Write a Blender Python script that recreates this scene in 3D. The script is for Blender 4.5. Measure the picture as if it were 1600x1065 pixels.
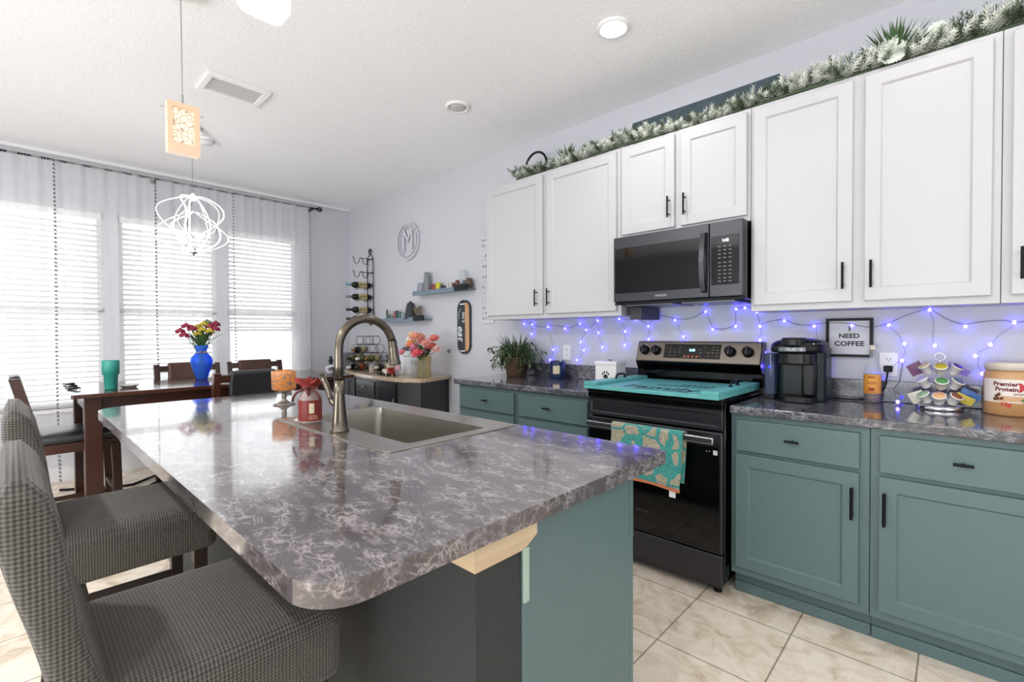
import bpy, bmesh, math, random
from mathutils import Vector, Matrix, noise
PI = math.pi
for o in list(bpy.data.objects): bpy.data.objects.remove(o)
SC = bpy.context.scene
COL = SC.collection
random.seed(7)

# ---------------------------------------------------------------- camera
F, YAW, PITCH, ROLL, CAMH = 737.657, 0.756041, 0.0169345, -0.00565285, 1.26439
fw = Vector((-math.sin(YAW)*math.cos(PITCH), math.cos(YAW)*math.cos(PITCH), -math.sin(PITCH)))
r0 = Vector((math.cos(YAW), math.sin(YAW), 0)); u0 = r0.cross(fw)
rt = r0*math.cos(ROLL)+u0*math.sin(ROLL); up = -r0*math.sin(ROLL)+u0*math.cos(ROLL)
cam = bpy.data.objects.new('camera', bpy.data.cameras.new('camera')); COL.objects.link(cam)
cam.matrix_world = Matrix(((rt.x, up.x, -fw.x, 0), (rt.y, up.y, -fw.y, 0), (rt.z, up.z, -fw.z, CAMH), (0, 0, 0, 1)))
cam.data.sensor_width = 36; cam.data.lens = F/1600*36; cam.data.clip_start = 0.02
SC.camera = cam

# ---------------------------------------------------------------- view, world, daylight, fill lamps
SC.view_settings.view_transform = 'Standard'; SC.view_settings.look = 'None'
SC.view_settings.exposure = 0.87; SC.view_settings.gamma = 1; SC.view_settings.use_curve_mapping = False
W = bpy.data.worlds.new('sky'); SC.world = W; W.use_nodes = True
W.node_tree.nodes['Background'].inputs[0].default_value = (0.93, 0.96, 1.0, 1)
W.node_tree.nodes['Background'].inputs[1].default_value = 0.9
def area(name, loc, rot, sx, sy, power, col=(1, 1, 1)):
    l = bpy.data.lights.new(name, 'AREA'); l.shape = 'RECTANGLE'; l.size = sx; l.size_y = sy
    l.energy = power; l.color = col
    o = bpy.data.objects.new(name, l); COL.objects.link(o); o.location = loc; o.rotation_euler = rot
    return o
# added fill lamps behind the camera and at right, tilted up at the ceiling
area('fill_rear', (-1.2, -3.95, 1.0), (PI/2+1.05, 0, 0), 3.4, 1.7, 118, (.96, .985, 1))
area('fill_side', (3.5, -0.6, 1.0), (PI/2+1.25, 0, PI/2), 3.6, 1.7, 40, (.96, .985, 1))
# bright overcast daylight outside the dining windows
area('daylight_windows', (-6.1, .9, 1.6), (PI/2, 0, -PI/2), 4.2, 2.4, 52, (.95, .98, 1))

# ---------------------------------------------------------------- materials
def srgb(c):
    if isinstance(c, str): c = [int(c[i:i+2], 16)/255 for i in (0, 2, 4)]
    return tuple((x/12.92 if x <= .04045 else ((x+.055)/1.055)**2.4) for x in c)+(1,)
MATS = {}
def mat(name, col='808080', rough=.5, metal=0, spec=.5, emit=None, es=0, coat=0, trans=0, alpha=1, sheen=0, ior=None):
    m = bpy.data.materials.new(name); m.use_nodes = True; MATS[name] = m
    b = m.node_tree.nodes['Principled BSDF']
    b.inputs['Base Color'].default_value = srgb(col); b.inputs['Roughness'].default_value = rough
    b.inputs['Metallic'].default_value = metal; b.inputs['Specular IOR Level'].default_value = spec
    b.inputs['Coat Weight'].default_value = coat; b.inputs['Transmission Weight'].default_value = trans
    b.inputs['Alpha'].default_value = alpha; b.inputs['Sheen Weight'].default_value = sheen
    if ior: b.inputs['IOR'].default_value = ior
    if emit: b.inputs['Emission Color'].default_value = srgb(emit); b.inputs['Emission Strength'].default_value = es
    return m
class N:                                    # tiny node helper
    def __init__(s, m): s.t = m.node_tree; s.b = s.t.nodes['Principled BSDF']; s.out = s.t.nodes['Material Output']
    def n(s, typ, **kw):
        nd = s.t.nodes.new(typ)
        for k, v in kw.items():
            if k in nd.inputs: nd.inputs[k].default_value = v
            else: setattr(nd, k, v)
        return nd
    def l(s, a, ao, b, bi): s.t.links.new(a.outputs[ao], b.inputs[bi])
    def coord(s, which='Object', scale=(1, 1, 1), rot=(0, 0, 0)):
        if which == 'Position': tc = s.n('ShaderNodeNewGeometry')
        else: tc = s.n('ShaderNodeTexCoord')
        mp = s.n('ShaderNodeMapping'); mp.inputs['Scale'].default_value = scale; mp.inputs['Rotation'].default_value = rot
        s.l(tc, which, mp, 0); return mp
    def ramp(s, src, so, stops):
        r = s.n('ShaderNodeValToRGB'); e = r.color_ramp.elements
        while len(e) < len(stops): e.new(.5)
        for el, (p, c) in zip(e, stops): el.position = p; el.color = srgb(c) if isinstance(c, str) else (c, c, c, 1)
        s.l(src, so, r, 0); return r
    def bump(s, src, so, strength=.3, dist=.01):
        b = s.n('ShaderNodeBump', Strength=strength, Distance=dist); s.l(src, so, b, 'Height'); s.l(b, 0, s.b, 'Normal'); return b
def noisy(name, c1, c2, scale=8, stretch=(1, 1, 1), rough=.5, bump=0, bd=.005, detail=4, **kw):
    m = mat(name, c1, rough, **kw); n = N(m); mp = n.coord('Object', stretch)
    t = n.n('ShaderNodeTexNoise', Scale=scale, Detail=detail); n.l(mp, 0, t, 0)
    r = n.ramp(t, 0, [(.3, c1), (.7, c2)]); n.l(r, 0, n.b, 'Base Color')
    if bump: n.bump(t, 0, bump, bd)
    return m
# paint
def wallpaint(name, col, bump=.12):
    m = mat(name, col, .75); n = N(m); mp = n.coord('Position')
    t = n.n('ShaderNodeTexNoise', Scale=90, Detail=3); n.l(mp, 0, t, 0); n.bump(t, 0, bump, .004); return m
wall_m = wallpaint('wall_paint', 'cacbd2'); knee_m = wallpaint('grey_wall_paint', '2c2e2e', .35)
ceil_m = mat('ceiling_texture', 'fbfbfd', .9); n = N(ceil_m); mp = n.coord('Position', (1, 1, 1))
t = n.n('ShaderNodeTexNoise', Scale=48, Detail=3, Roughness=.6, Distortion=.8); n.l(mp, 0, t, 0)
r = n.ramp(t, 0, [(.42, 0.0), (.56, 1.0)]); n.bump(r, 0, .28, .003)
trim_m = mat('white_trim', 'eeeeee', .45)
white_m = mat('white_cabinet_paint', 'bfbfc1', .38)
teal_m = noisy('teal_cabinet_paint', '536a6b', '576e6f', 60, rough=.42, bump=.05, bd=.001)
black_m = mat('black_metal', '17181a', .35, .6)
bar_m = mat('handle_bronze', '1c1c1e', .35, .8)
chrome_m = mat('brushed_nickel', 'b9b4ab', .28, 1); shiny_m = mat('chrome', 'd8d8dc', .08, 1)
steel_m = mat('stainless', 'b8b4ac', .3, 1); n = N(steel_m); mp = n.coord('Object', (2, 300, 300))
t = n.n('ShaderNodeTexNoise', Scale=1, Detail=2); n.l(mp, 0, t, 0); n.bump(t, 0, .04, .001)
faucet_m = mat('faucet_nickel', '686156', .27, 1)
darksteel_m = mat('black_stainless', '47484c', .33, .85)
bronze_steel_m = mat('range_panel_stainless', '7c756c', .3, .85)
gloss_black = mat('black_glass', '050506', .06, 0, .5)
semi_black = mat('black_plastic', '0d0e10', .5, spec=.25)
glass_m = mat('clear_glass', 'ffffff', .02, trans=1, ior=1.45)
# floor tile
floor_m = mat('floor_tile', 'cfc3b0', .42); n = N(floor_m); mp = n.coord('Position')
bk = n.n('ShaderNodeTexBrick'); bk.offset = 0; bk.squash = 1
mp.inputs['Location'].default_value = (.1, -2.21+.405*8, 0)
for k, v in (('Scale', 1), ('Mortar Size', .0035), ('Mortar Smooth', .3), ('Brick Width', .395), ('Row Height', .405), ('Bias', 0)): bk.inputs[k].default_value = v
bk.inputs['Color1'].default_value = srgb('f6ecdd'); bk.inputs['Color2'].default_value = srgb('f0e5d5'); bk.inputs['Mortar'].default_value = srgb('a3998c')
n.l(mp, 0, bk, 0)
t = n.n('ShaderNodeTexNoise', Scale=7, Detail=8, Roughness=.65, Distortion=1.2); n.l(mp, 0, t, 0)
r = n.ramp(t, 0, [(.33, 'cdc3b6'), (.45, 'efe9e2'), (.6, 'ffffff'), (.75, 'efe8de')])
mx = n.n('ShaderNodeMix', data_type='RGBA', blend_type='MULTIPLY'); mx.inputs[0].default_value = 1
n.l(bk, 0, mx, 6); n.l(r, 0, mx, 7); n.l(mx, 2, n.b, 'Base Color')
inv = n.n('ShaderNodeMath', operation='MULTIPLY'); inv.inputs[1].default_value = -1; n.l(bk, 1, inv, 0); n.bump(inv, 0, .35, .004)
# dark veined laminate worktop
def laminate(name, dark, mid, vein, st=(1.0, 1.7, 1.7)):
    m = mat(name, dark, .12, spec=.6, coat=.6); n = N(m); n.b.inputs['Coat Roughness'].default_value = .05; n.b.inputs['Coat IOR'].default_value = 1.55; mp = n.coord('Position', st, (0, 0, .5))
    d = n.n('ShaderNodeTexNoise', Scale=5, Detail=6, Roughness=.6); n.l(mp, 0, d, 0)
    mixv = n.n('ShaderNodeMix', data_type='RGBA', blend_type='LINEAR_LIGHT'); mixv.inputs[0].default_value = .085
    n.l(mp, 0, mixv, 6); n.l(d, 1, mixv, 7)
    outs = []
    for sc, w in ((12, .05), (25, .075)):
        v = n.n('ShaderNodeTexVoronoi', feature='DISTANCE_TO_EDGE', Scale=sc); n.l(mixv, 2, v, 0)
        outs.append(n.ramp(v, 0, [(0, 1.0), (w*.3, .55), (w, .12), (w*2.6, 0.0)]))
    k = n.n('ShaderNodeTexNoise', Scale=11, Detail=5, Roughness=.7); n.l(mp, 0, k, 0)
    kr = n.ramp(k, 0, [(.42, 0.05), (.58, 1.0)])
    mx = n.n('ShaderNodeMath', operation='MAXIMUM'); n.l(outs[0], 0, mx, 0); n.l(outs[1], 0, mx, 1)
    ml = n.n('ShaderNodeMath', operation='MULTIPLY'); n.l(mx, 0, ml, 0); n.l(kr, 0, ml, 1)
    # fine cloudy haze that surrounds the veins
    f = n.n('ShaderNodeTexNoise', Scale=46, Detail=6, Roughness=.75); n.l(mixv, 2, f, 0)
    fr = n.ramp(f, 0, [(.47, 0.0), (.68, .75)])
    fm = n.n('ShaderNodeMath', operation='MULTIPLY'); n.l(fr, 0, fm, 0); n.l(kr, 0, fm, 1)
    ad = n.n('ShaderNodeMath', operation='ADD', use_clamp=True); n.l(ml, 0, ad, 0); n.l(fm, 0, ad, 1)
    g = n.n('ShaderNodeTexNoise', Scale=3.5, Detail=3); n.l(mp, 0, g, 0)
    base = n.ramp(g, 0, [(.35, dark), (.65, mid)])
    mm = n.n('ShaderNodeMix', data_type='RGBA'); n.l(ad, 0, mm, 0); n.l(base, 0, mm, 6); mm.inputs[7].default_value = srgb(vein)
    n.l(mm, 2, n.b, 'Base Color'); return m
lam_m = laminate('veined_laminate', '413b3d', '4d4648', '989091')
lam2_m = laminate('veined_laminate_wall_run', '3e3e45', '4c4c53', '8e9096')
buffet_top_m = noisy('tan_granite', 'a08a72', 'c9b49a', 60, rough=.2, detail=6)
buffet_m = mat('black_painted_wood', '10151a', .3, spec=.6)
wood_m = noisy('dark_wood', '2a140e', '3f2015', 6, (1, 1, .15), .3)
tabletop_m = noisy('polished_dark_wood', '3a211a', '523127', 5, (3, .3, 1), .12)
leather_m = mat('black_leather', '1c1e22', .33); brownleather_m = mat('brown_leather', '4c2e1e', .35)
# slipcover waffle knit
def knit(name, c1, c2):
    m = mat(name, c1, .85, sheen=.15); n = N(m); mp = n.coord('Object'); tc_ = n.n('ShaderNodeTexCoord')
    outs = []
    for ax in ((1, 0, 0), (0, 1, 0), (0, 0, 1)):
        sp = n.n('ShaderNodeVectorMath', operation='DOT_PRODUCT'); sp.inputs[1].default_value = ax; n.l(mp, 0, sp, 0)
        ml = n.n('ShaderNodeMath', operation='MULTIPLY'); ml.inputs[1].default_value = 2*PI/.0070; n.l(sp, 'Value', ml, 0)
        s_ = n.n('ShaderNodeMath', operation='SINE'); n.l(ml, 0, s_, 0)
        dn = n.n('ShaderNodeVectorMath', operation='DOT_PRODUCT'); dn.inputs[1].default_value = ax; n.l(tc_, 'Normal', dn, 0)
        ab = n.n('ShaderNodeMath', operation='ABSOLUTE'); n.l(dn, 'Value', ab, 0); om = n.n('ShaderNodeMath', operation='SUBTRACT'); om.inputs[0].default_value = 1; n.l(ab, 0, om, 1)
        pw = n.n('ShaderNodeMath', operation='POWER'); pw.inputs[1].default_value = .6; n.l(om, 0, pw, 0)
        wm = n.n('ShaderNodeMath', operation='MULTIPLY'); n.l(s_, 0, wm, 0); n.l(pw, 0, wm, 1); outs.append(wm)
    a = n.n('ShaderNodeMath', operation='ADD'); n.l(outs[0], 0, a, 0); n.l(outs[1], 0, a, 1)
    b = n.n('ShaderNodeMath', operation='ADD'); n.l(a, 0, b, 0); n.l(outs[2], 0, b, 1)
    mr = n.n('ShaderNodeMapRange'); mr.inputs[1].default_value = -2.2; mr.inputs[2].default_value = 2.2; n.l(b, 0, mr, 0)
    r = n.ramp(mr, 0, [(.25, c1), (.75, c2)]); n.l(r, 0, n.b, 'Base Color'); n.bump(mr, 0, .7, .003); return m
knit_m = knit('waffle_knit', '2f2d2a', '625e57')
# sheer curtain, blinds
def sheer(name, a, col):
    m = mat(name, col, .9); n = N(m)
    tr = n.n('ShaderNodeBsdfTransparent'); tl = n.n('ShaderNodeBsdfTranslucent'); tl.inputs[0].default_value = srgb(col)
    df = n.n('ShaderNodeBsdfDiffuse'); df.inputs[0].default_value = srgb(col)
    m1 = n.n('ShaderNodeMixShader'); m1.inputs[0].default_value = .5; n.l(tl, 0, m1, 1); n.l(df, 0, m1, 2)
    m2 = n.n('ShaderNodeMixShader'); m2.inputs[0].default_value = a; n.l(tr, 0, m2, 1); n.l(m1, 0, m2, 2)
    n.l(m2, 0, n.out, 0); return m
sheer_m = sheer('sheer_voile', .34, 'f8f8f8'); 
blind_m = sheer('blind_slat', 1.0, 'f2f2f2')
pane_m = mat('window_glass', 'ffffff', 0); n = N(pane_m)
tr = n.n('ShaderNodeBsdfTransparent'); gl = n.n('ShaderNodeBsdfGlossy', Roughness=0); fr = n.n('ShaderNodeFresnel'); ms = n.n('ShaderNodeMixShader')
n.l(fr, 0, ms, 0); n.l(tr, 0, ms, 1); n.l(gl, 0, ms, 2); n.l(ms, 0, n.out, 0)
def thin(name, col, a=.25, rough=.05):       # thin-walled tinted glass
    m = mat(name, col, rough); n = N(m); tr = n.n('ShaderNodeBsdfTransparent'); tr.inputs[0].default_value = srgb(col)
    ms = n.n('ShaderNodeMixShader'); ms.inputs[0].default_value = a; n.l(tr, 0, ms, 1); n.l(n.b, 0, ms, 2); n.l(ms, 0, n.out, 0); return m
thin_clear = thin('thin_clear_glass', 'f2f5f5', .16); thin_blue = thin('cobalt_glass', '5aa4ff', .28); thin_amber = thin('amber_tinted_glass', 'efe8cf', .16)

# ---------------------------------------------------------------- mesh helpers
def rootloc(o):
    v = Vector((0, 0, 0))
    while o is not None: v += Vector(o.location); o = o.parent
    return v
class M:
    def __init__(s, xf=None): s.bm = bmesh.new(); s.xf = xf or Matrix()
    def _add(s, fn):
        old = set(s.bm.verts); fn(); new = [v for v in s.bm.verts if v not in old]
        for v in new: v.co = s.xf @ v.co
        return new
    def raw(s, vs, fs, smooth=False):
        bv = [s.bm.verts.new(s.xf @ Vector(v)) for v in vs]
        for f in fs:
            try: q = s.bm.faces.new([bv[i] for i in f]); q.smooth = smooth
            except ValueError: pass
        return s
    def box(s, x0, x1, y0, y1, z0, z1, b=0, seg=2):
        vs = [(x, y, z) for x in (x0, x1) for y in (y0, y1) for z in (z0, z1)]
        bv = [s.bm.verts.new(v) for v in vs]
        fs = [s.bm.faces.new([bv[i] for i in f]) for f in ((0, 1, 3, 2), (4, 6, 7, 5), (0, 4, 5, 1), (2, 3, 7, 6), (0, 2, 6, 4), (1, 5, 7, 3))]
        if b:
            b = min(b, .49*min(abs(x1-x0), abs(y1-y0), abs(z1-z0)))
            es = list({e for f in fs for e in f.edges})
            r = bmesh.ops.bevel(s.bm, geom=es, offset=b, segments=seg, profile=.5, affect='EDGES')
            vv = {v for f in r['faces'] for v in f.verts}
            for v in list(vv):
                for f in v.link_faces: vv.update(f.verts)
            for f in r['faces']: f.smooth = seg > 1
        else: vv = bv
        for v in vv: v.co = s.xf @ v.co
        return s
    def cyl(s, p0, p1, r0, r1=None, n=20, caps=True):
        r1 = r0 if r1 is None else r1
        p0, p1 = Vector(p0), Vector(p1); d = (p1-p0).normalized()
        a = d.orthogonal().normalized(); b = d.cross(a); vs = []
        for p, r in ((p0, r0), (p1, r1)):
            for i in range(n): t = 2*PI*i/n; vs.append(p+(a*math.cos(t)+b*math.sin(t))*r)
        s.raw(vs, [(i, (i+1) % n, n+(i+1) % n, n+i) for i in range(n)], True)
        if caps: s.raw(vs[:n], [tuple(reversed(range(n)))]); s.raw(vs[n:], [tuple(range(n))])
        return s
    def lathe(s, prof, c=(0, 0, 0), n=28, axis='z', sx=1, sy=1):
        vs = []; c = Vector(c)
        for r, h in prof:
            for i in range(n):
                t = 2*PI*i/n; x, y = r*math.cos(t)*sx, r*math.sin(t)*sy
                vs.append(c+(Vector((x, y, h)) if axis == 'z' else Vector((x, -h, y)) if axis == 'y' else Vector((h, x, y))))
        fs = [(j*n+i, j*n+(i+1) % n, (j+1)*n+(i+1) % n, (j+1)*n+i) for j in range(len(prof)-1) for i in range(n)]
        return s.raw(vs, fs, True)
    def tube(s, pts, r, n=8, closed=False, caps=True):
        pts = [Vector(p) for p in pts]; m = len(pts); rs = r if isinstance(r, (list, tuple)) else [r]*m
        vs = []; prev = None
        for i, p in enumerate(pts):
            if closed: d = pts[(i+1) % m]-pts[i-1]
            else: d = pts[min(i+1, m-1)]-pts[max(i-1, 0)]
            if d.length < 1e-9: d = Vector((0, 0, 1))
            d.normalize()
            a = d.orthogonal().normalized() if prev is None else (prev-d*prev.dot(d))
            if a.length < 1e-6: a = d.orthogonal()
            a.normalize(); prev = a; b = d.cross(a)
            for k in range(n): t = 2*PI*k/n; vs.append(p+(a*math.cos(t)+b*math.sin(t))*rs[i])
        fs = []
        for j in range(m if closed else m-1):
            j2 = (j+1) % m
            for k in range(n): fs.append((j*n+k, j*n+(k+1) % n, j2*n+(k+1) % n, j2*n+k))
        if caps and not closed: fs += [tuple(reversed(range(n))), tuple(range((m-1)*n, m*n))]
        return s.raw(vs, fs, True)
    def ell(s, c, rx, ry=None, rz=None, n=12, m=8, rot=None):
        ry = rx if ry is None else ry; rz = rx if rz is None else rz; c = Vector(c); R = rot or Matrix.Identity(3)
        vs = [c+R @ Vector((0, 0, -rz))]
        for j in range(1, m):
            a = -PI/2+PI*j/m
            for i in range(n): t = 2*PI*i/n; vs.append(c+R @ Vector((rx*math.cos(a)*math.cos(t), ry*math.cos(a)*math.sin(t), rz*math.sin(a))))
        vs.append(c+R @ Vector((0, 0, rz))); L = len(vs)-1
        fs = [(0, 1+(i+1) % n, 1+i) for i in range(n)]
        for j in range(m-2):
            for i in range(n): fs.append((1+j*n+i, 1+j*n+(i+1) % n, 1+(j+1)*n+(i+1) % n, 1+(j+1)*n+i))
        fs += [(1+(m-2)*n+i, 1+(m-2)*n+(i+1) % n, L) for i in range(n)]
        return s.raw(vs, fs, True)
    def prism(s, outl, h0, h1, axis='z', b=0, holes=()):
        def P(u, v, h): return Vector((u, v, h)) if axis == 'z' else Vector((u, h, v)) if axis == 'y' else Vector((h, u, v))
        tmp = bmesh.new(); es = []
        for lp in (outl,)+tuple(holes):
            vv = [tmp.verts.new(P(u, v, h0)) for u, v in lp]
            es += [tmp.edges.new((vv[i], vv[(i+1) % len(vv)])) for i in range(len(vv))]
        bmesh.ops.triangle_fill(tmp, edges=es, use_beauty=True)
        bmesh.ops.dissolve_limit(tmp, angle_limit=.01, verts=tmp.verts[:], edges=tmp.edges[:]) if not holes else None
        r = bmesh.ops.extrude_face_region(tmp, geom=tmp.faces[:])
        dv = P(0, 0, h1)-P(0, 0, h0)
        for g in r['geom']:
            if isinstance(g, bmesh.types.BMVert): g.co += dv
        bmesh.ops.recalc_face_normals(tmp, faces=tmp.faces[:])
        if b:
            ee = [e for e in tmp.edges if len(e.link_faces) == 2 and e.calc_face_angle(0) > 1.2]
            rr = bmesh.ops.bevel(tmp, geom=ee, offset=b, segments=3, profile=.5, affect='EDGES', clamp_overlap=True)
            for f in rr['faces']: f.smooth = True
        me = bpy.data.meshes.new('t'); tmp.to_mesh(me); tmp.free()
        n0 = len(s.bm.verts); s.bm.from_mesh(me); bpy.data.meshes.remove(me)
        s.bm.verts.ensure_lookup_table()
        for v in s.bm.verts[n0:]: v.co = s.xf @ v.co
        return s
    def text(s, txt, size, loc, rot=(PI/2, 0, 0), ext=.0006, align='CENTER', sx=1, shear=0, bold=0, wrap=None):
        cu = bpy.data.curves.new('t', 'FONT'); cu.body = txt; cu.size = size; cu.extrude = ext; cu.align_x = align; cu.align_y = 'CENTER'; cu.shear = shear; cu.offset = bold; cu.resolution_u = 2
        o = bpy.data.objects.new('t', cu); me = o.to_mesh()
        mtx = s.xf @ Matrix.Translation(loc) @ __import__('mathutils').Euler(rot).to_matrix().to_4x4() @ Matrix.Diagonal((sx, 1, 1, 1))
        n0 = len(s.bm.verts); s.bm.from_mesh(me); s.bm.verts.ensure_lookup_table()
        for v in s.bm.verts[n0:]:
            v.co = Matrix.Diagonal((sx, 1, 1)) @ v.co
            if wrap: v.co = Vector(wrap(v.co))
            else: v.co = mtx @ Matrix.Diagonal((1/sx, 1, 1, 1)) @ v.co
        o.to_mesh_clear(); bpy.data.objects.remove(o); bpy.data.curves.remove(cu); return s
    def build(s, name, m, parent=None, label=None, smooth=None, **kw):
        bm = s.bm; bmesh.ops.recalc_face_normals(bm, faces=bm.faces[:]) if kw.get('recalc', True) else None
        if smooth is not None:
            for f in bm.faces: f.smooth = smooth
        if parent is None:
            xs = [v.co for v in bm.verts]; lo = Vector([min(c[i] for c in xs) for i in range(3)]); hi = Vector([max(c[i] for c in xs) for i in range(3)])
            org = Vector(((lo.x+hi.x)/2, (lo.y+hi.y)/2, lo.z))
        else: org = rootloc(parent)
        bmesh.ops.translate(bm, verts=bm.verts[:], vec=-org)
        me = bpy.data.meshes.new(name); bm.to_mesh(me); bm.free(); me.materials.append(m)
        o = bpy.data.objects.new(name, me); COL.objects.link(o)
        if parent is None: o.location = org
        else: o.parent = parent
        if label: o['label'] = label
        return o
def thing(name, label, cat, loc=(0, 0, 0), group=None, rz=0):
    o = bpy.data.objects.new(name, None); COL.objects.link(o); o.location = loc; o.rotation_euler = (0, 0, rz); o.empty_display_size = .05
    tag(o, label, cat, group); return o
def tag(o, label, cat, group=None):
    o['label'] = label; o['category'] = cat
    if group: o['group'] = group
    return o
def st(o): o['kind'] = 'structure'; return o
def dup(o, loc=None, parent=None, rz=None, label=None):
    c = o.copy(); COL.objects.link(c)
    if parent is not None: c.parent = parent
    if loc is not None: c.location = loc
    if rz is not None: c.rotation_euler = (0, 0, rz)
    if label: c['label'] = label
    for ch in list(o.children): dup(ch, parent=c)
    return c
def rrect(x0, x1, y0, y1, r, n=6):
    rs = r if isinstance(r, (list, tuple)) else [r]*4; out = []
    for (cx, cy, a0), q in zip(((x0, y0, PI), (x1, y0, 1.5*PI), (x1, y1, 0), (x0, y1, .5*PI)), rs):
        px = cx+(q if cx == x0 else -q); py = cy+(q if cy == y0 else -q)
        if q < 1e-6: out.append((cx, cy)); continue
        for i in range(n+1): t = a0+PI/2*i/n; out.append((px+q*math.cos(t), py+q*math.sin(t)))
    return out
def arc(c, r, a0, a1, n, plane='xz', ry=None):
    ry = ry or r; out = []
    for i in range(n+1):
        t = a0+(a1-a0)*i/n; u, v = r*math.cos(t), ry*math.sin(t)
        out.append((c[0]+u, c[1], c[2]+v) if plane == 'xz' else (c[0], c[1]+u, c[2]+v) if plane == 'yz' else (c[0]+u, c[1]+v, c[2]))
    return out

# ---------------------------------------------------------------- room shell
XL, XR, YB, YF, ZC = -5.64, 3.6, 2.97, -4.0, 2.84
st(M().box(XL-.2, XR+.2, YF-.2, YB+.2, -.12, 0).build('floor', floor_m))
st(M().box(XL-.2, XR+.2, YF-.2, YB+.2, ZC, ZC+.12).build('ceiling', ceil_m))
st(M().box(XL-.2, XR+.2, YB, YB+.15, 0, ZC).build('wall_back', wall_m))
def wall_with_holes(name, axis, pos, th, u0, u1, holes, m):
    w = M(); outl = [(u0, 0), (u1, 0), (u1, ZC), (u0, ZC)]
    hs = [[(a, c), (b, c), (b, d), (a, d)] for a, b, c, d in holes]
    w.prism(outl, pos, pos+th, axis, holes=hs); return st(w.build(name, m))
WZ0, WZ1 = .63, 2.37
WINS = [(-.62, .59), (.69, 1.50), (1.58, 2.32)]
wall_with_holes('wall_left', 'x', XL, -.16, YF, YB, [(a, b, WZ0, WZ1) for a, b in WINS], wall_m)
wall_with_holes('wall_right', 'x', XR, .15, YF, YB, [(-2.4, 1.2, .15, 2.35)], wall_m)
wall_with_holes('wall_front', 'y', YF, -.15, XL, XR, [(-2.9, .5, .15, 2.35)], wall_m)
st(M().box(XL, XL+.015, YF, YB, 0, .13, .004).build('baseboard_left', trim_m))
st(M().box(XL+.02, -5.25, YB-.015, YB, 0, .13, .004).build('baseboard_back', trim_m))
st(M().box(XL, XL+.02, YF, YB, ZC-.03, ZC, .004).build('trim_1', trim_m))
for i, (a, b) in enumerate(WINS):
    w = M(); o = .045
    for q in ((a, a+o, WZ0, WZ1), (b-o, b, WZ0, WZ1), (a, b, WZ0, WZ0+o), (a, b, WZ1-o, WZ1), (a, b, 1.47, 1.52)):
        w.box(XL-.13, XL-.08, q[0], q[1], q[2], q[3], .004)
    f = st(w.build('window_%d' % (i+1), trim_m))
    M().box(XL-.107, XL-.103, a+o, b-o, WZ0+o, WZ1-o).build('window_pane', pane_m, f)
    M().box(XL-.08, XL+.03, a-.02, b+.02, WZ0-.03, WZ0, .005).build('window_sill', trim_m, f)
BL = ['wide white slat blind in the leftmost window behind the table end', 'white slat blind in the middle window behind the hanging orb lamp', 'white slat blind in the window nearest the corner, half raised']
for i, (a, b) in enumerate(WINS):
    zb = WZ0+.03 if i < 2 else 1.30
    t = thing('window_blind', BL[i], 'blind', (XL-.03, (a+b)/2, zb), 'white window blinds')
    M().box(XL-.06, XL-.01, a+.01, b-.01, WZ1-.06, WZ1, .004).build('headrail', trim_m, t)
    M().box(XL-.055, XL-.012, a+.015, b-.015, zb, zb+.025, .004).build('bottom_rail', trim_m, t)
    w = M(); z = zb+.045
    while z < WZ1-.07:
        X0, X1, ZA, ZB = XL-.056, XL-.012, z-.009, z+.007
        w.raw([(X0, a+.015, ZA), (X0, b-.015, ZA), (X1, b-.015, ZB), (X1, a+.015, ZB),
               (X0+.002, a+.015, ZA-.003), (X0+.002, b-.015, ZA-.003), (X1+.002, b-.015, ZB-.003), (X1+.002, a+.015, ZB-.003)],
              [(0, 1, 2, 3), (7, 6, 5, 4), (0, 4, 5, 1), (1, 5, 6, 2), (2, 6, 7, 3), (3, 7, 4, 0)])
        z += .047
    w.build('slats', blind_m, t)
    for y in (a+.12, b-.12): M().cyl((XL-.010, y, zb), (XL-.010, y, WZ1-.05), .0015, n=5).build('ladder_cord', trim_m, t)

# ---------------------------------------------------------------- ceiling fixtures
lens_on = mat('lit_lens', 'ffffff', .5, emit='fff8f0', es=14); lens_off = mat('unlit_lens', 'c9c9c9', .6)
def downlight(x, y, lit, label):
    t = thing('recessed_downlight', label, 'ceiling light', (x, y, ZC-.012), 'recessed ceiling downlights')
    M().lathe([(.083, 0.012), (.083, .002), (.074, -.004), (.064, 0), (.061, .010)], (x, y, ZC-.012), 36).build('trim_ring', trim_m, t)
    if lit:
        M().lathe([(.062, .006), (0, .004)], (x, y, ZC-.012), 36).build('lens', lens_on, t)
        l = bpy.data.lights.new('downlight_lamp', 'AREA'); l.shape = 'DISK'; l.size = .11; l.energy = lit; l.color = (1, .975, .95)
        o = bpy.data.objects.new('downlight_lamp', l); COL.objects.link(o); o.location = (0, 0, -.008); o.parent = t
    else:
        M().lathe([(.061, .010), (.055, .006), (.05, -.002), (.03, -.004), (0, -.004)], (x, y, ZC-.012), 30).build('lens', lens_off, t)
    return t
downlight(-1.304, 2.157, 2.6, 'lit recessed downlight in the ceiling in front of the white upper cabinets')
downlight(-2.537, 2.153, 0, 'unlit recessed downlight in the ceiling nearer the dining side')
downlight(-.07, 2.15, 1.0, 'lit recessed downlight in the ceiling above the right base cabinets')
downlight(1.1, 2.15, 1, 'lit recessed downlight in the ceiling at the far right end')
for x, pw_ in ((-2.4, 22), (-.3, 8), (1.6, 3)): downlight(x, -.9, pw_, 'unseen recessed downlight added for fill behind the bar chairs')  # row out of view, added as fill for the room
t = thing('ceiling_vent', 'white rectangular air vent in the ceiling above the island', 'vent', (-3.40, 1.01, 2.82))
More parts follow.
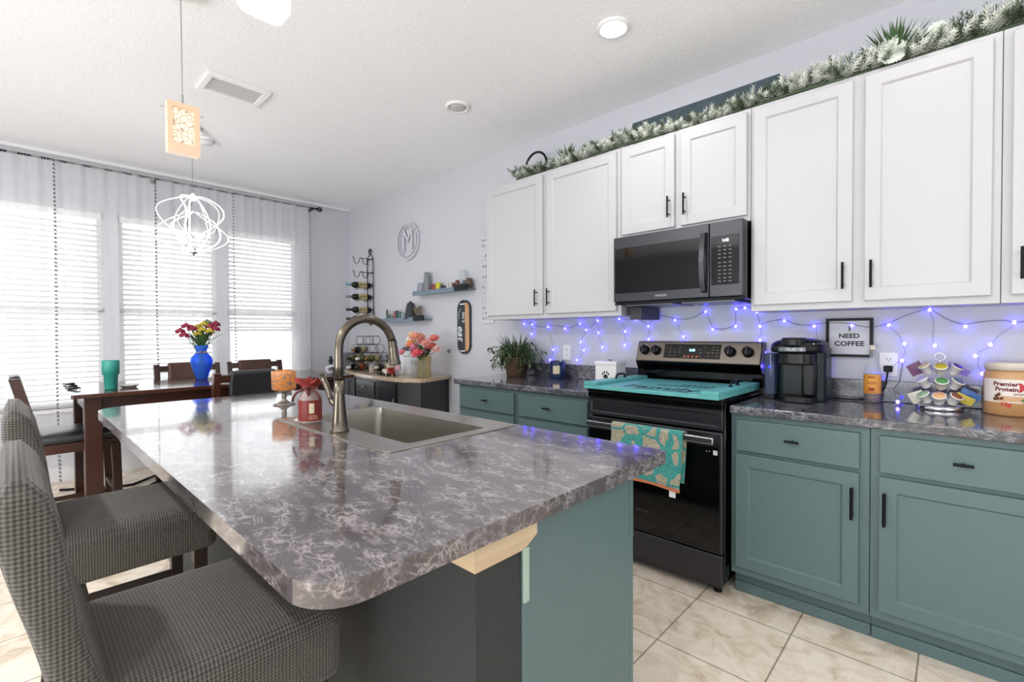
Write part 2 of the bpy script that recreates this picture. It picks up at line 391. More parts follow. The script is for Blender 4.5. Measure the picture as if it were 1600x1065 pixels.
w = M(); w.box(-3.54, -3.50, .83, 1.19, 2.825, 2.84, .003).box(-3.30, -3.26, .83, 1.19, 2.825, 2.84, .003).box(-3.5, -3.3, .83, .865, 2.825, 2.84, .003).box(-3.5, -3.3, 1.155, 1.19, 2.825, 2.84, .003)
w.build('frame', trim_m, t)
w = M()
for i in range(9):
    x = -3.495+i*.0215
    w.raw([(x, .866, 2.834), (x, 1.154, 2.834), (x+.022, 1.154, 2.829), (x+.022, .866, 2.829), (x, .866, 2.836), (x, 1.154, 2.836), (x+.022, 1.154, 2.831), (x+.022, .866, 2.831)], [(0, 1, 2, 3), (7, 6, 5, 4), (0, 4, 5, 1), (2, 6, 7, 3), (1, 5, 6, 2), (0, 3, 7, 4)])
w.build('louvre', mat('vent_grey', 'efefef', .6), t)
t = thing('smoke_detector', 'small white smoke detector on the ceiling behind the lit glass pendant', 'smoke detector', (-4.42, 1.10, 2.80))
M().lathe([(0, .0), (.045, .001), (.055, .012), (.062, .018), (.066, .04)], (-4.42, 1.10, 2.80)).build('body', trim_m, t)
M().lathe([(.057, .012), (.0635, .017)], (-4.42, 1.10, 2.8005)).build('sensor_slot', lens_off, t)

# pendants over the island
crystal_m = mat('crackled_crystal_lit', 'ffe8d0', .4, emit='ffdcb4', es=1.0); n = N(crystal_m); mp = n.coord('Object')
v = n.n('ShaderNodeTexVoronoi', feature='DISTANCE_TO_EDGE', Scale=55); n.l(mp, 0, v, 0)
r = n.ramp(v, 0, [(0, .0), (.05, .5), (.12, 1.0)]); r.color_ramp.elements[2].color = (1, 1, 1, 1); r.color_ramp.elements[1].color = (.5, .5, .5, 1); rc_ = n.ramp(v, 0, [(.0, '8a6a4a'), (.07, 'f0dcc4')]); n.l(rc_, 0, n.b, 'Base Color')
ml = n.n('ShaderNodeMath', operation='MULTIPLY'); ml.inputs[1].default_value = .3; n.l(r, 0, ml, 0); n.l(ml, 0, n.b, 'Emission Strength')
block_m = mat('peach_lit_glass_block', 'e2bfa2', .25, emit='f6c8a0', es=.07)
block2_m = mat('clear_lit_glass_block', 'ffffff', .15, emit='ffffff', es=.38)
crystal2_m = mat('white_crystal_lit', 'ffffff', .4, emit='ffffff', es=1.6)
def pendant(x, y, z0, z1, hw, bm_, cm_, label, r=.004, hx=.022):
    t = thing('pendant_light', label, 'pendant light', (x, y, z0), 'glass block pendants over the island')
    w = M(); w.prism(rrect(y-hw, y+hw, z0, z1, r), x-hx, x+hx, 'x', b=.003, holes=[rrect(y-hw*.68, y+hw*.68, z0+.045, z1-.022, .004)])
    w.build('glass_block', bm_, t)
    M().box(x-hx*.8, x+hx*.8, y-hw*.67, y+hw*.67, z0+.046, z1-.023, .003).build('crystal_core', cm_, t)
    M().cyl((x, y, z1-.005), (x, y, ZC), .0022, n=6).cyl((x, y, z1), (x, y, z1+.045), .004, n=8).build('cord', mat('pendant_cord', '8d8d8d', .4, .3), t)
    M().cyl((x, y-hw-.02, z1-.03), (x, y+hw+.02, z1-.03), .0018, n=6).build('cross_pin', chrome_m, t)
    M().cyl((x, y, ZC-.03), (x, y, ZC), .06, n=28).build('canopy', chrome_m, t)
    return t
pendant(-2.57, .551, 2.083, 2.308, .062, block_m, crystal_m, 'warm lit crackled glass block pendant hanging above the far end of the island')
pendant(-1.56, .55, 2.245, 2.49, .07, block2_m, crystal2_m, 'bright white glass pendant cut off by the top edge of the photo', .035, .03)

# orb chandelier over the dining table
led_m = mat('led_strip', 'ffffff', .4, emit='ffffff', es=2.0); orb_m = mat('satin_chrome', 'c0c0c2', .25, 1)
cx, cy, cz = -4.25, .967, 2.105
t = thing('orb_chandelier', 'white glowing orb chandelier of looping strips above the dining table', 'chandelier', (cx, cy, 1.88))
def petal(ang, R, ztop, zbot, zmax, k0=.02, bulge=1.0, w=.009, th=.0035):
    pts = []
    N_ = 26
    for i in range(N_+1):
        s_ = i/N_; z = ztop+(zbot-ztop)*s_
        q = math.sin(PI*s_**bulge)
        pts.append((k0+(R-k0)*q**.8, z))
    return ang, pts, w, th
def ribbon(M1, M2, ang, pts, w, th, tw=0):
    ca, sa = math.cos(ang), math.sin(ang)
    n_ = len(pts); vs = []; vs2 = []
    for i, (r_, z) in enumerate(pts):
        a = pts[min(i+1, n_-1)]; b = pts[max(i-1, 0)]; d = Vector((a[0]-b[0], a[1]-b[1])).normalized(); nx, nz = -d.y, d.x
        aa = ang+tw*math.sin(PI*i/(n_-1)); ca, sa = math.cos(aa), math.sin(aa)
        for (o1, o2, lst) in ((0, th, vs), (-th*.9, 0, vs2)):
            for u, vv in ((-w/2, o1), (w/2, o1), (w/2, o2), (-w/2, o2)):
                rr = r_+nx*vv; zz = z+nz*vv
                lst.append((cx+ca*rr-sa*u, cy+sa*rr+ca*u, zz))
    fs = [(4*i+k, 4*i+(k+1) % 4, 4*i+4+(k+1) % 4, 4*i+4+k) for i in range(n_-1) for k in range(4)]
    M1.raw(vs, fs, True); M2.raw(vs2, fs, True)
a1, a2 = M(), M()
for k in range(5):
    A = 2*PI*k/5+.35
    ribbon(a1, a2, *petal(A, .225, 2.315, 2.0, 0, bulge=.75), tw=.5)
    ribbon(a1, a2, *petal(A+.63, .25, 2.20, 1.90, 0, bulge=1.25), tw=-.5)
    ribbon(a1, a2, *petal(A+.3, .12, 2.31, 1.90, 0, bulge=1.1), tw=.2)
a1.build('light_loops', led_m, t); a2.build('metal_loops', orb_m, t)
M().lathe([(0, 0), (.006, .002), (.006, .014), (.028, .02), (.028, .03), (.012, .036), (.012, .06), (0, .06)], (cx, cy, 1.868)).build('bottom_hub', orb_m, t)
M().lathe([(0, 0), (.02, 0), (.02, .03), (.006, .05), (0, .05)], (cx, cy, 2.29)).build('top_hub', led_m, t)
M().cyl((cx, cy, 2.32), (cx, cy, ZC), .0022, n=6).build('cord', MATS['pendant_cord'], t)
M().cyl((cx, cy, ZC-.03), (cx, cy, ZC), .07, n=28).build('canopy', orb_m, t)

# ---------------------------------------------------------------- curtains
rodm = mat('rod_iron', '1f1f22', .4, .7)
t = thing('curtain_rod', 'thin black curtain rod with ball finials along the window wall', 'curtain rod', (-5.53, 1.0, 2.745))
M().cyl((-5.53, -1.2, 2.735), (-5.53, 2.50, 2.745), .009, n=12).build('rod', rodm, t)
w = M().cyl((-5.53, 2.50, 2.745), (-5.53, 2.515, 2.745), .014, n=12)
for a in range(5):
    aa = PI*a/5; w.tube([(-5.53+.026*math.cos(aa)*math.cos(q), 2.541+.026*math.sin(q), 2.745+.026*math.sin(aa)*math.cos(q)) for q in [2*PI*i/14 for i in range(14)]], .0035, 6, True)
w.build('finial', rodm, t)
for y in (-.3, .955, 2.46):
    M().cyl((-5.53, y, 2.738), (-5.64, y, 2.738), .007, n=8).cyl((-5.637, y, 2.738), (-5.625, y, 2.738), .022, n=12).tube(arc((-5.53, y, 2.74), .013, PI, 2*PI, 8), .004, 6).build('bracket', rodm, t)
pom_m = mat('pompom_grey', '77777a', .9)
CUR = [(-.85, .262, 'sheer white curtain panel at the left edge of the photo'), (.272, .945, 'sheer white curtain panel second from the left, behind the tumbler'),
       (.965, 1.60, 'sheer white curtain panel third from the left, behind the blue vase'), (1.61, 2.41, 'sheer white curtain panel nearest the corner of the room')]
for ci, (y0, y1, lab) in enumerate(CUR):
    t = thing('sheer_curtain', lab, 'curtain', (-5.52, (y0+y1)/2, .02), 'sheer curtains on the black rod')
    vs = []; NU, NV = 130, 26; ph = ci*1.7; top = 2.742; random.seed(ci+3)
    def off(u, v):
        y = y0+(y1-y0)*u; q = v**.6
        f1 = math.sin(y*46+ph+.5*math.sin(y*9))*.012+math.sin(y*83+ph*2)*.007
        f2 = math.sin(y*19+ph+1.2*math.sin(y*5+ph))*.030+math.sin(y*41+ph)*.009
        return f1*(1-q)+f2*q
    for j in range(NV+1):
        v = j/NV; z = top-(top-.02)*v
        for i in range(NU+1):
            u = i/NU; vs.append((-5.52+off(u, v)+(.0 if v > 0 else 0), y0+(y1-y0)*u+.012*math.sin(v*5+ph+u*7)*v, z))
    fs = [(j*(NU+1)+i, j*(NU+1)+i+1, (j+1)*(NU+1)+i+1, (j+1)*(NU+1)+i) for j in range(NV) for i in range(NU)]
    M().raw(vs, fs, True).build('sheer_cloth', sheer_m, t)
    w = M()
    for i in range(60): # gathered rod pocket ruffles
        u = i/59; y = y0+(y1-y0)*u; w.box(-5.535, -5.512, y-.0022, y+.0022, 2.722, 2.758)
    w.build('rod_pocket_gather', sheer_m, t)
    for u in ((1,) if ci in (0, 3) else (0, 1)):
      w = M(); v = .005
      while v < 1:
        z = top-(top-.02)*v
        w.ell((-5.515+off(u, v), y0+(y1-y0)*u+.012*math.sin(v*5+ph+u*7)*v+(.008 if u else -.008), z), .0075, n=7, m=5)
        v += .0125
      w.build('pompom_trim', pom_m, t)

# ---------------------------------------------------------------- wall cabinets
def shaker(w, x0, x1, yf, z0, z1, th=.02, rail=.055, rec=.009, face=-1):
    """five-piece door: flat centre set back between rails, with a bevelled inner edge; yf = front face, facing -y"""
    y0, y1 = yf, yf+th
    xi0, xi1, zi0, zi1 = x0+rail, x1-rail, z0+rail, z1-rail; c = .008; e = .0025
    O = [(x0, z0), (x1, z0), (x1, z1), (x0, z1)]; A = [(xi0, zi0), (xi1, zi0), (xi1, zi1), (xi0, zi1)]
    B = [(xi0+c, zi0+c), (xi1-c, zi0+c), (xi1-c, zi1-c), (xi0+c, zi1-c)]; O2 = [(x0+e, z0+e), (x1-e, z0+e), (x1-e, z1-e), (x0+e, z1-e)]
    vs = [(x, y1, z) for x, z in O]+[(x, y0+e, z) for x, z in O]+[(x, y0, z) for x, z in O2]+[(x, y0, z) for x, z in A]+[(x, y0+rec, z) for x, z in B]
    fs = []
    for k in range(4):
        j = (k+1) % 4
        for a in range(4): fs.append((a*4+k, a*4+j, a*4+4+j, a*4+4+k))
    fs += [(16, 17, 18, 19), (3, 2, 1, 0)]
    w.raw(vs, fs); return w
def barpull(parent, x, z0, z1, yf, r=.0055):
    w = M(); d = z1-z0; w.cyl((x, yf-.03, z0), (x, yf-.03, z1), r, n=10)
    for z in (z0+d*.17, z1-d*.17): w.cyl((x, yf-.03, z), (x, yf, z), r*.75, n=8)
    return w.build('handle', bar_m, parent)
def hpull(parent, xc, z, yf, L=.055, r=.0055):
    w = M(); w.cyl((xc-L/2, yf-.026, z), (xc+L/2, yf-.026, z), r, n=10).cyl((xc, yf-.026, z), (xc, yf, z), r*.8, n=8)
    return w.build('handle', bar_m, parent)
def upper(x0, x1, z0, doors, label):
    t = thing('wall_cabinet', label, 'cabinet', ((x0+x1)/2, 2.82, z0), 'white wall cabinets')
    M().box(x0, x1, 2.666, 2.968, z0, 2.43, .002).build('body', white_m, t)
    for a, b, hx in doors:
        d = shaker(M(), a, b, 2.645, z0+(.032 if z0 < 1.5 else .03), 2.408).build('door', white_m, t)
        hz = (1.458, 1.580) if z0 < 1.5 else (1.929, 2.051)
        barpull(d, hx, hz[0], hz[1], 2.645)
    return t
upper(-2.785, -1.557, 1.37, [(-2.770, -2.190, -2.240), (-2.150, -1.582, -2.126)], 'white two door wall cabinet at the left end, above the green plant')
upper(-1.555, -.790, 1.845, [(-1.542, -1.199, -1.227), (-1.160, -.806, -1.132)], 'short white two door wall cabinet above the microwave')
upper(-.788, .122, 1.37, [(-.771, -.353, -.385), (-.308, .096, -.281)], 'white two door wall cabinet above the coffee maker')
upper(.124, 1.05, 1.37, [(.150, .570, .177), (.62, 1.03, .65)], 'white wall cabinet cut off at the right edge of the photo')

# ---------------------------------------------------------------- base cabinets
def base(x0, x1, drawers, doors, label, left_end=False):
    t = thing('base_cabinet', label, 'cabinet', ((x0+x1)/2, 2.65, 0), 'teal base cabinets along the wall')
    M().box(x0, x1, 2.366, 2.968, .112, .876, .0015).build('body', teal_m, t)
    M().box(x0, x1, 2.43, 2.968, 0, .111).box(x0, x1, 2.418, 2.43, 0, .05, .003).build('toe_kick', teal_m, t)
    for a, b, hx in drawers:
        d = M().box(a, b, 2.345, 2.365, .706, .852, .0025).build('drawer', teal_m, t)
        hpull(d, hx, .782, 2.345)
    for a, b, hx in doors:
        d = shaker(M(), a, b, 2.345, .150, .688, rec=.008).build('door', teal_m, t)
        barpull(d, hx, .502, .632, 2.345, .006)
    return t
base(-2.79, -2.182, [(-2.766, -2.202, -2.468)], [(-2.766, -2.202, -2.24)], 'teal base cabinet under the green plant, at the left end of the wall run')
base(-2.180, -1.577, [(-2.160, -1.600, -1.90)], [(-2.160, -1.600, -2.12)], 'teal base cabinet directly left of the range')
base(-.785, -.252, [(-.758, -.284, -.522)], [(-.761, -.285, -.306)], 'teal base cabinet directly right of the range, below the coffee maker')
base(-.250, .66, [(-.220, .262, .020), (.30, .64, .47)], [(-.222, .262, -.202), (.30, .64, .60)], 'teal base cabinet at the right edge, below the coffee pod carousel')
def worktop(x0, x1, label, lft):
    t = thing('worktop', label, 'worktop', ((x0+x1)/2, 2.65, .877))
    M().prism(rrect(x0, x1, 2.335, 2.968, [lft, 0, 0, 0]), .8775, .915, 'z', b=.006).build('slab', lam2_m, t)
    M().box(x0, x1, 2.948, 2.969, .9155, 1.02, .003).build('backsplash', lam2_m, t)
worktop(-2.83, -1.577, 'dark veined laminate worktop with low backsplash left of the range', .01)
worktop(-.785, 1.0, 'dark veined laminate worktop with low backsplash right of the range', 0)

# ---------------------------------------------------------------- range
t = thing('range', 'black stainless freestanding electric range between the teal cabinets', 'range', (-1.176, 2.6, 0))
RX0, RX1 = -1.556, -.800
M().box(RX0, RX1, 2.33, 2.94, .05, .925, .004).build('body', gloss_black, t)
M().box(RX0, RX1, 2.285, 2.88, .926, .946, .004).build('cooktop', gloss_black, t)
M().box(RX0, RX1, 2.29, 2.325, .895, .925, .003).build('front_strip', gloss_black, t)
w = M(); shaker(w, RX0+.002, RX1-.002, 2.292, .795, .892, .035, .016, .006); w.build('control_strip', darksteel_m, t)
d = M().box(RX0+.002, RX1-.002, 2.29, 2.325, .205, .785, .005).build('oven_door', darksteel_m, t)
M().box(RX0+.012, RX1-.012, 2.2865, 2.2895, .212, .715, .001).build('door_glass', gloss_black, d)
w = M().box(RX0+.03, RX1-.02, 2.222, 2.246, .738, .772, .006)
for x in (RX0+.06, RX1-.05): w.box(x-.012, x+.012, 2.24, 2.29, .742, .768, .003)
w.build('door_handle', mat('handle_steel', 'a9a9ac', .25, 1), d)
M().text('SAMSUNG', .016, (-1.21, 2.286, .32), ext=.0004).build('door_lettering', mat('dim_grey_print', '4a4a4a', .4), d)
M().text('▪', .001, (-.84, 2.286, .69)).box(-.842, -.822, 2.2855, 2.287, .678, .70).box(-.862, -.858, 2.2855, 2.287, .690, .694).box(-.875, -.871, 2.2855, 2.287, .690, .694).build('door_badge', mat('badge_white', 'c8c8c8', .5), d)
M().box(RX0+.002, RX1-.002, 2.292, 2.325, .045, .196, .004).build('storage_drawer', darksteel_m, t)
for x, y in ((RX0+.04, 2.35), (RX1-.04, 2.35), (RX0+.04, 2.9), (RX1-.04, 2.9)): M().cyl((x, y, 0), (x, y, .05), .018, .014, n=12).build('foot', semi_black, t)
# backguard: tilted control face over a dark lower section
w = M().prism([(2.895, .946), (2.965, .946), (2.965, 1.205), (2.915, 1.205), (2.905, 1.198), (2.860, 1.075), (2.868, 1.062), (2.892, 1.02)], RX0-.005, RX1+.005, 'x')
bg = w.build('backguard', gloss_black, t)
tilt = math.atan2(.045, .123)
def onface(M_, fn):
    M_.xf = Matrix.Translation((-1.178, 2.8845, 1.136)) @ Matrix.Rotation(-tilt, 4, 'X'); fn(M_); return M_
M_ = onface(M(), lambda w: w.box(-.379, .379, -.006, .004, -.062, .068, .003)); M_.build('control_panel', bronze_steel_m, t)
M_ = onface(M(), lambda w: w.box(-.192, .16, -.0075, -.0062, -.040, .052)); disp = M_.build('touch_panel', mat('touch_black', '0c0b0a', .15), t)
M_ = onface(M(), lambda w: w.text('1:46', .022, (-.012, -.008, .014), ext=.0003, bold=.0006)); M_.build('clock_digits', mat('clock_blue', 'a8e4ff', .4, emit='7fd4ff', es=3.0), disp)
def icons(w):
    random.seed(4)
    for x in (-.15, -.12, -.09, .04, .065, .09, .115, .14):
        for z in (-.022, 0, .018, .036):
            if random.random() < .72: w.box(x-.006, x+.006, -.0085, -.0076, z-.0012, z+.0012)
onface(M(), icons).build('panel_icons', mat('icon_grey', '8a8a86', .5), disp)
onface(M(), lambda w: [w.box(x-.004, x+.004, -.0085, -.0076, -.031, -.023) for x in (-.055, -.030, -.005, .022)]).build('indicator_lights', mat('indicator_orange', 'd06a40', .5, emit='ff6a30', es=.3), disp)
for i, x in enumerate((-.325, -.245, .215, .312)):
    k = onface(M(), lambda w: w.lathe([(0, .034), (.022, .034), (.027, .030), (.029, .006), (.031, 0)], (x, -.006, .008), 28, 'y')).build('knob', semi_black, t)
    onface(M(), lambda w: w.box(x-.005, x+.005, -.050, -.038, -.018, .034, .003)).build('knob_grip', darksteel_m, k)

# teal stove cover
tealwood = noisy('turquoise_painted_board', '4f9d9c', '68b2b0', 14, (1, 6, 6), .42, .1, .002)
t = thing('stove_cover', 'turquoise wooden stove cover board with black handles lying on the range', 'stove cover', (-1.18, 2.54, .947))
XB = Matrix.Translation((-1.170, 2.53, .947)) @ Matrix.Rotation(math.radians(-1.2), 4, 'Z')
w = M(XB); w.box(-.378, .378, -.292, .29, 0, .020, .002); w.build('board', tealwood, t)
for s_ in (-1, 1): M(XB).box(s_*.336-.042, s_*.336+.042, -.292, .29, .0205, .038, .002).build('end_ledge', tealwood, t)
for s_ in (-1, 1):
    w = M(XB); x = s_*.335
    w.tube([(x, -.02, .038), (x, -.018, .052), (x, -.004, .062), (x, .03, .064), (x, .064, .062), (x, .078, .052), (x, .08, .038)], .006, 8)
    w.cyl((x, -.02, .038), (x, -.02, .041), .013, n=12).cyl((x, .08, .038), (x, .08, .041), .013, n=12); w.build('handle', black_m, t)
blk = mat('black_paint', '141816', .6)
w = M(XB @ Matrix.Translation((.10, -.035, -.002))); w.text('Family', .15, (-.07, -.135, .0222), (0, 0, 0), .0004, sx=1.1, shear=.0, bold=.002)
for x0, x1, y in ((-.20, -.06, -.225), (-.02, .12, -.225)): # small unreadable line
    x = x0
    while x < x1: w.box(x, x+.011, y, y+.012, .0222, .0228); x += .016
for x0, x1, y, h in ((-.16, .16, .0, .03), (-.05, .12, .07, .035)):
    x = x0
    while x < x1: w.box(x, x+.02, y, y+h, .0222, .0228); x += .032
w.build('lettering', blk, t)

# towel over the oven door handle
towel_m = mat('patterned_towel', '40b5ae', .95, sheen=.3); n = N(towel_m); mp = n.coord('Object', (1, 1, 1))
nz = n.n('ShaderNodeTexNoise', Scale=9, Detail=1); n.l(mp, 0, nz, 0)
ad = n.n('ShaderNodeMix', data_type='RGBA', blend_type='LINEAR_LIGHT'); ad.inputs[0].default_value = .06; n.l(mp, 0, ad, 6); n.l(nz, 1, ad, 7)
wv = n.n('ShaderNodeTexVoronoi', feature='DISTANCE_TO_EDGE', Scale=11); n.l(ad, 2, wv, 0)
r1 = n.ramp(wv, 0, [(.0, '3fa7a0'), (.10, 'b9b29a')]); r1.color_ramp.interpolation = 'CONSTANT'
fn = n.n('ShaderNodeTexNoise', Scale=260, Detail=1); n.l(mp, 0, fn, 0)
r2 = n.ramp(fn, 0, [(.4, '9a9a9a'), (.6, 'ffffff')]); mm = n.n('ShaderNodeMix', data_type='RGBA', blend_type='MULTIPLY'); mm.inputs[0].default_value = .8
n.l(r1, 0, mm, 6); n.l(r2, 0, mm, 7); n.l(mm, 2, n.b, 'Base Color'); n.bump(fn, 0, .8, .004)
t = thing('hand_towel', 'turquoise and beige patterned towel draped over the oven handle', 'towel', (-1.16, 2.235, .48))
def drape(w, x0, x1, zf, zb, off, th=.004, skew=0):
    prof = [(2.214-off, zf)]+[(2.214-off-.004*math.sin(k*1.3), zf+(.77-zf)*k/10) for k in range(1, 11)]+[(2.218-off*.5, .776), (2.234, .779+off), (2.250+off*.5, .776)]+[(2.254+off, .77-(.77-zb)*k/8) for k in range(0, 9)]
    nx = 14; vs = []
    for o in (0, 1):
        for (y, z) in prof:
            for i in range(nx+1):
                u = i/nx; dz = max(0, .77-z); wob = .007*math.sin(u*7+z*9)*dz*2.5
                vs.append((x0+(x1-x0)*u+skew*dz*(1 if u > .5 else .3), y+wob+(o*th if y > 2.234 else -o*th), z+(o*th if z > .775 else 0)+(.012*math.sin(u*3.1) if z < zf+.01 else 0)))
    P = len(prof); n1 = nx+1; base_ = P*n1; fs = []
    for j in range(P-1):
        for i in range(nx):
            a = j*n1+i; fs += [(a, a+1, a+n1+1, a+n1), (base_+a+n1, base_+a+n1+1, base_+a+1, base_+a)]
        for i in (0, nx): a = j*n1+i; fs.append((a, a+n1, base_+a+n1, base_+a))
    for j in (0, P-1):
        for i in range(nx): a = j*n1+i; fs.append((a, a+1, base_+a+1, base_+a))
    w.raw(vs, fs, True); return w
drape(M(), -1.352, -.958, .490, .52, .003, skew=-.05).build('cloth', towel_m, t)
w = M(); nx = 14
for i in range(nx):
    u0_, u1_ = i/nx, (i+1)/nx
    f = lambda u: (-1.352+.394*u-.05*.28*(1 if u > .5 else .3), 2.208+.007*math.sin(u*7+.49*9)*.7, .490+.012*math.sin(u*3.1))
    a, b = f(u0_), f(u1_); w.raw([(a[0], a[1]-.003, a[2]-.006), (b[0], b[1]-.003, b[2]-.006), (b[0], b[1]-.003, b[2]+.008), (a[0], a[1]-.003, a[2]+.008), (a[0], a[1]+.006, a[2]-.006), (b[0], b[1]+.006, b[2]-.006), (b[0], b[1]+.006, b[2]+.008), (a[0], a[1]+.006, a[2]+.008)], [(0, 1, 2, 3), (7, 6, 5, 4), (0, 4, 5, 1), (2, 6, 7, 3)])
w.build('orange_hem', mat('hem_orange', 'c4764e', .9), t)
M().box(-1.025, -.993, 2.207, 2.210, .455, .488).build('care_tag', mat('tag_white', 'e6e6e6', .7), t)

# ---------------------------------------------------------------- microwave
t = thing('microwave', 'black stainless over-the-range microwave under the short white cabinet', 'microwave', (-1.172, 2.75, 1.43))
MX0, MX1 = -1.549, -.797
M().box(MX0, MX1, 2.60, 2.966, 1.437, 1.8435, .003).build('body', gloss_black, t)
w = M().box(MX0+.05, -1.2, 2.63, 2.93, 1.425, 1.4365, .003).box(-1.15, MX1-.06, 2.63, 2.93, 1.425, 1.4365, .003); w.build('grease_filter', mat('filter_grey', '8a8a8c', .4, .8), t)
M().box(MX0, MX1, 2.575, 2.6, 1.432, 1.447, .002).build('vent_lip', semi_black, t)
d = M().box(MX0, -.968, 2.562, 2.599, 1.449, 1.8435, .004).build('door', darksteel_m, t)
M().box(MX0+.012, -1.0, 2.5595, 2.5615, 1.502, 1.775, .001).build('door_window', gloss_black, d)
w = M(); pts = [(-.990+.0, 2.562, 1.795), (-.990, 2.532, 1.790)]+[(-.990, 2.532-.02*math.sin(PI*k/10), 1.79-.31*k/10) for k in range(1, 10)]+[(-.990, 2.532, 1.480), (-.990, 2.562, 1.475)]
vs = []; fs = []
for i, p in enumerate(pts):
    for dx, dy in ((-.013, 0), (.013, 0), (.013, .010), (-.013, .010)): vs.append((p[0]+dx, p[1]+dy, p[2]))
for i in range(len(pts)-1):
    for k in range(4): fs.append((4*i+k, 4*i+(k+1) % 4, 4*i+4+(k+1) % 4, 4*i+4+k))
w.raw(vs, fs); w.build('door_handle', darksteel_m, d)
M().text('SAMSUNG', .016, (-1.24, 2.561, 1.475), ext=.0004).build('door_lettering', mat('light_print', 'bdbdbd', .4), d)
cp = M().box(-.965, MX1, 2.562, 2.599, 1.449, 1.8435, .004).build('control_panel', darksteel_m, t)
M().box(-.955, -.815, 2.5595, 2.5615, 1.512, 1.768, .001).build('keypad', gloss_black, cp)
w = M(); random.seed(2)
for i, z in enumerate([1.712, 1.692, 1.672, 1.652, 1.627, 1.607, 1.587, 1.567, 1.547, 1.530]):
    for x in (-.912, -.885, -.858): w.box(x-.007, x+.007, 2.5585, 2.5593, z-.002, z+.002)
w.build('key_labels', mat('key_print', '7d7d7d', .5), cp)
M().text('1:42', .020, (-.882, 2.5585, 1.742), ext=.0003, bold=.0004).build('clock_digits', mat('clock_white', 'ffffff', .4, emit='e8f4ff', es=1.6), cp)
t = tag(M().box(-1.515, -1.435, 2.70, 2.95, 1.345, 1.4245, .004).build('undercabinet_box', mat('dark_grey_plastic', '3a3a3d', .5)), 'small dark grey box mounted under the left end of the microwave', 'box')

# ---------------------------------------------------------------- outlets on the wall
def outlet(x, z, label, y=2.969, plug=False):
    t = thing('wall_outlet', label, 'outlet', (x, y, z), 'white wall outlets')
    M().box(x-.036, x+.036, y-.006, y, z-.058, z+.058, .002).build('cover_plate', trim_m, t)
    w = M()
    for dz in (-.021, .021):
        for dx in (-.007, .007): w.box(x+dx-.0012, x+dx+.0012, y-.0068, y-.0062, z+dz, z+dz+.009)
        w.cyl((x, y-.0068, z+dz-.006), (x, y-.0062, z+dz-.006), .0025, n=8)
    w.build('socket_slots', mat('slot_dark', '3a3a3a', .6), t)
    return t
outlet(-2.21, 1.112, 'white wall outlet behind the dark blue candle')
outlet(-.245, 1.10, 'white wall outlet beside the coffee sign with a black plug in it')
t = thing('power_cord', 'black power cord and plug from the right wall outlet', 'cord', (-.3, 2.93, .916))
M().box(-.262, -.228, 2.925, 2.9620, 1.064, 1.094, .005).build('plug', semi_black, t)
M().tube([(-.245, 2.93, 1.068), (-.248, 2.915, 1.03), (-.26, 2.91, .98), (-.30, 2.915, .935), (-.36, 2.90, .921), (-.44, 2.88, .921), (-.5, 2.90, .921)], .0035, 8).build('cable', semi_black, t)

# ---------------------------------------------------------------- island
ti = thing('kitchen_island', 'large island with dark veined laminate top and teal cabinet end', 'island', (-1.8, .85, 0))
IX0, IX1, IY0, IY1 = -3.0, -.62, .268, 1.322
hole = rrect(-1.985, -1.235, .83, 1.200, .03, 4)
M().prism(rrect(IX0, IX1, IY0, IY1, [.13, .085, .012, .02], 8), .878, .915, 'z', b=.007, holes=[list(reversed(hole))]).build('countertop', lam_m, ti)
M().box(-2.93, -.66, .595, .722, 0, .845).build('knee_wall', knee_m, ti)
M().prism(rrect(-2.955, -.636, .572, .748, .0), .846, .877, 'z').raw(
    [(-2.955, .572, .846), (-.636, .572, .846), (-.636, .748, .846), (-2.955, .748, .846), (-2.94, .59, .812), (-.655, .59, .812), (-.655, .730, .812), (-2.94, .730, .812)],
    [(0, 1, 5, 4), (1, 2, 6, 5), (2, 3, 7, 6), (3, 0, 4, 7), (4, 5, 6, 7)]).build('top_moulding', noisy('raw_pine', 'bfa98a', 'cdb898', 9, (1, 1, 6), .6), ti)
# hollow cabinet shell so the sink bowl hangs inside it
w = M().box(-.68, -.658, .724, 1.168, 0, .877).box(-2.93, -2.90, .724, 1.168, 0, .877).box(-2.90, -2.1, 1.15, 1.168, .1, .877).box(-1.15, -.68, 1.15, 1.168, .1, .877).box(-2.9, -.68, .724, 1.15, .1, .118).box(-2.9, -.7, 1.08, 1.10, 0, .1)
w.build('cabinet_shell', teal_m, ti)
M().box(-2.93, -.657, 1.169, 1.188, .10, .69, .002).box(-2.93, -2.1, 1.169, 1.188, .69, .877).box(-1.15, -.657, 1.169, 1.188, .69, .877).build('face_frame', teal_m, ti)
for k in range(5):
    a = -2.90+k*.447
    d = M(); d.box(a+.01, a+.437, 1.189, 1.207, .706, .852, .002); d.build('drawer_front', teal_m, ti)
    d = M(Matrix.Translation((0, 2*1.207, 0)) @ Matrix.Diagonal((1, -1, 1, 1))); shaker(d, a+.01, a+.437, 1.207, .13, .688, .018); d.build('door', teal_m, ti)
M().box(-.6575, -.652, .7235, .7415, .70, .815, .001).build('outlet_plate', mat('pale_green_plate', '9fb3a6', .4), ti)
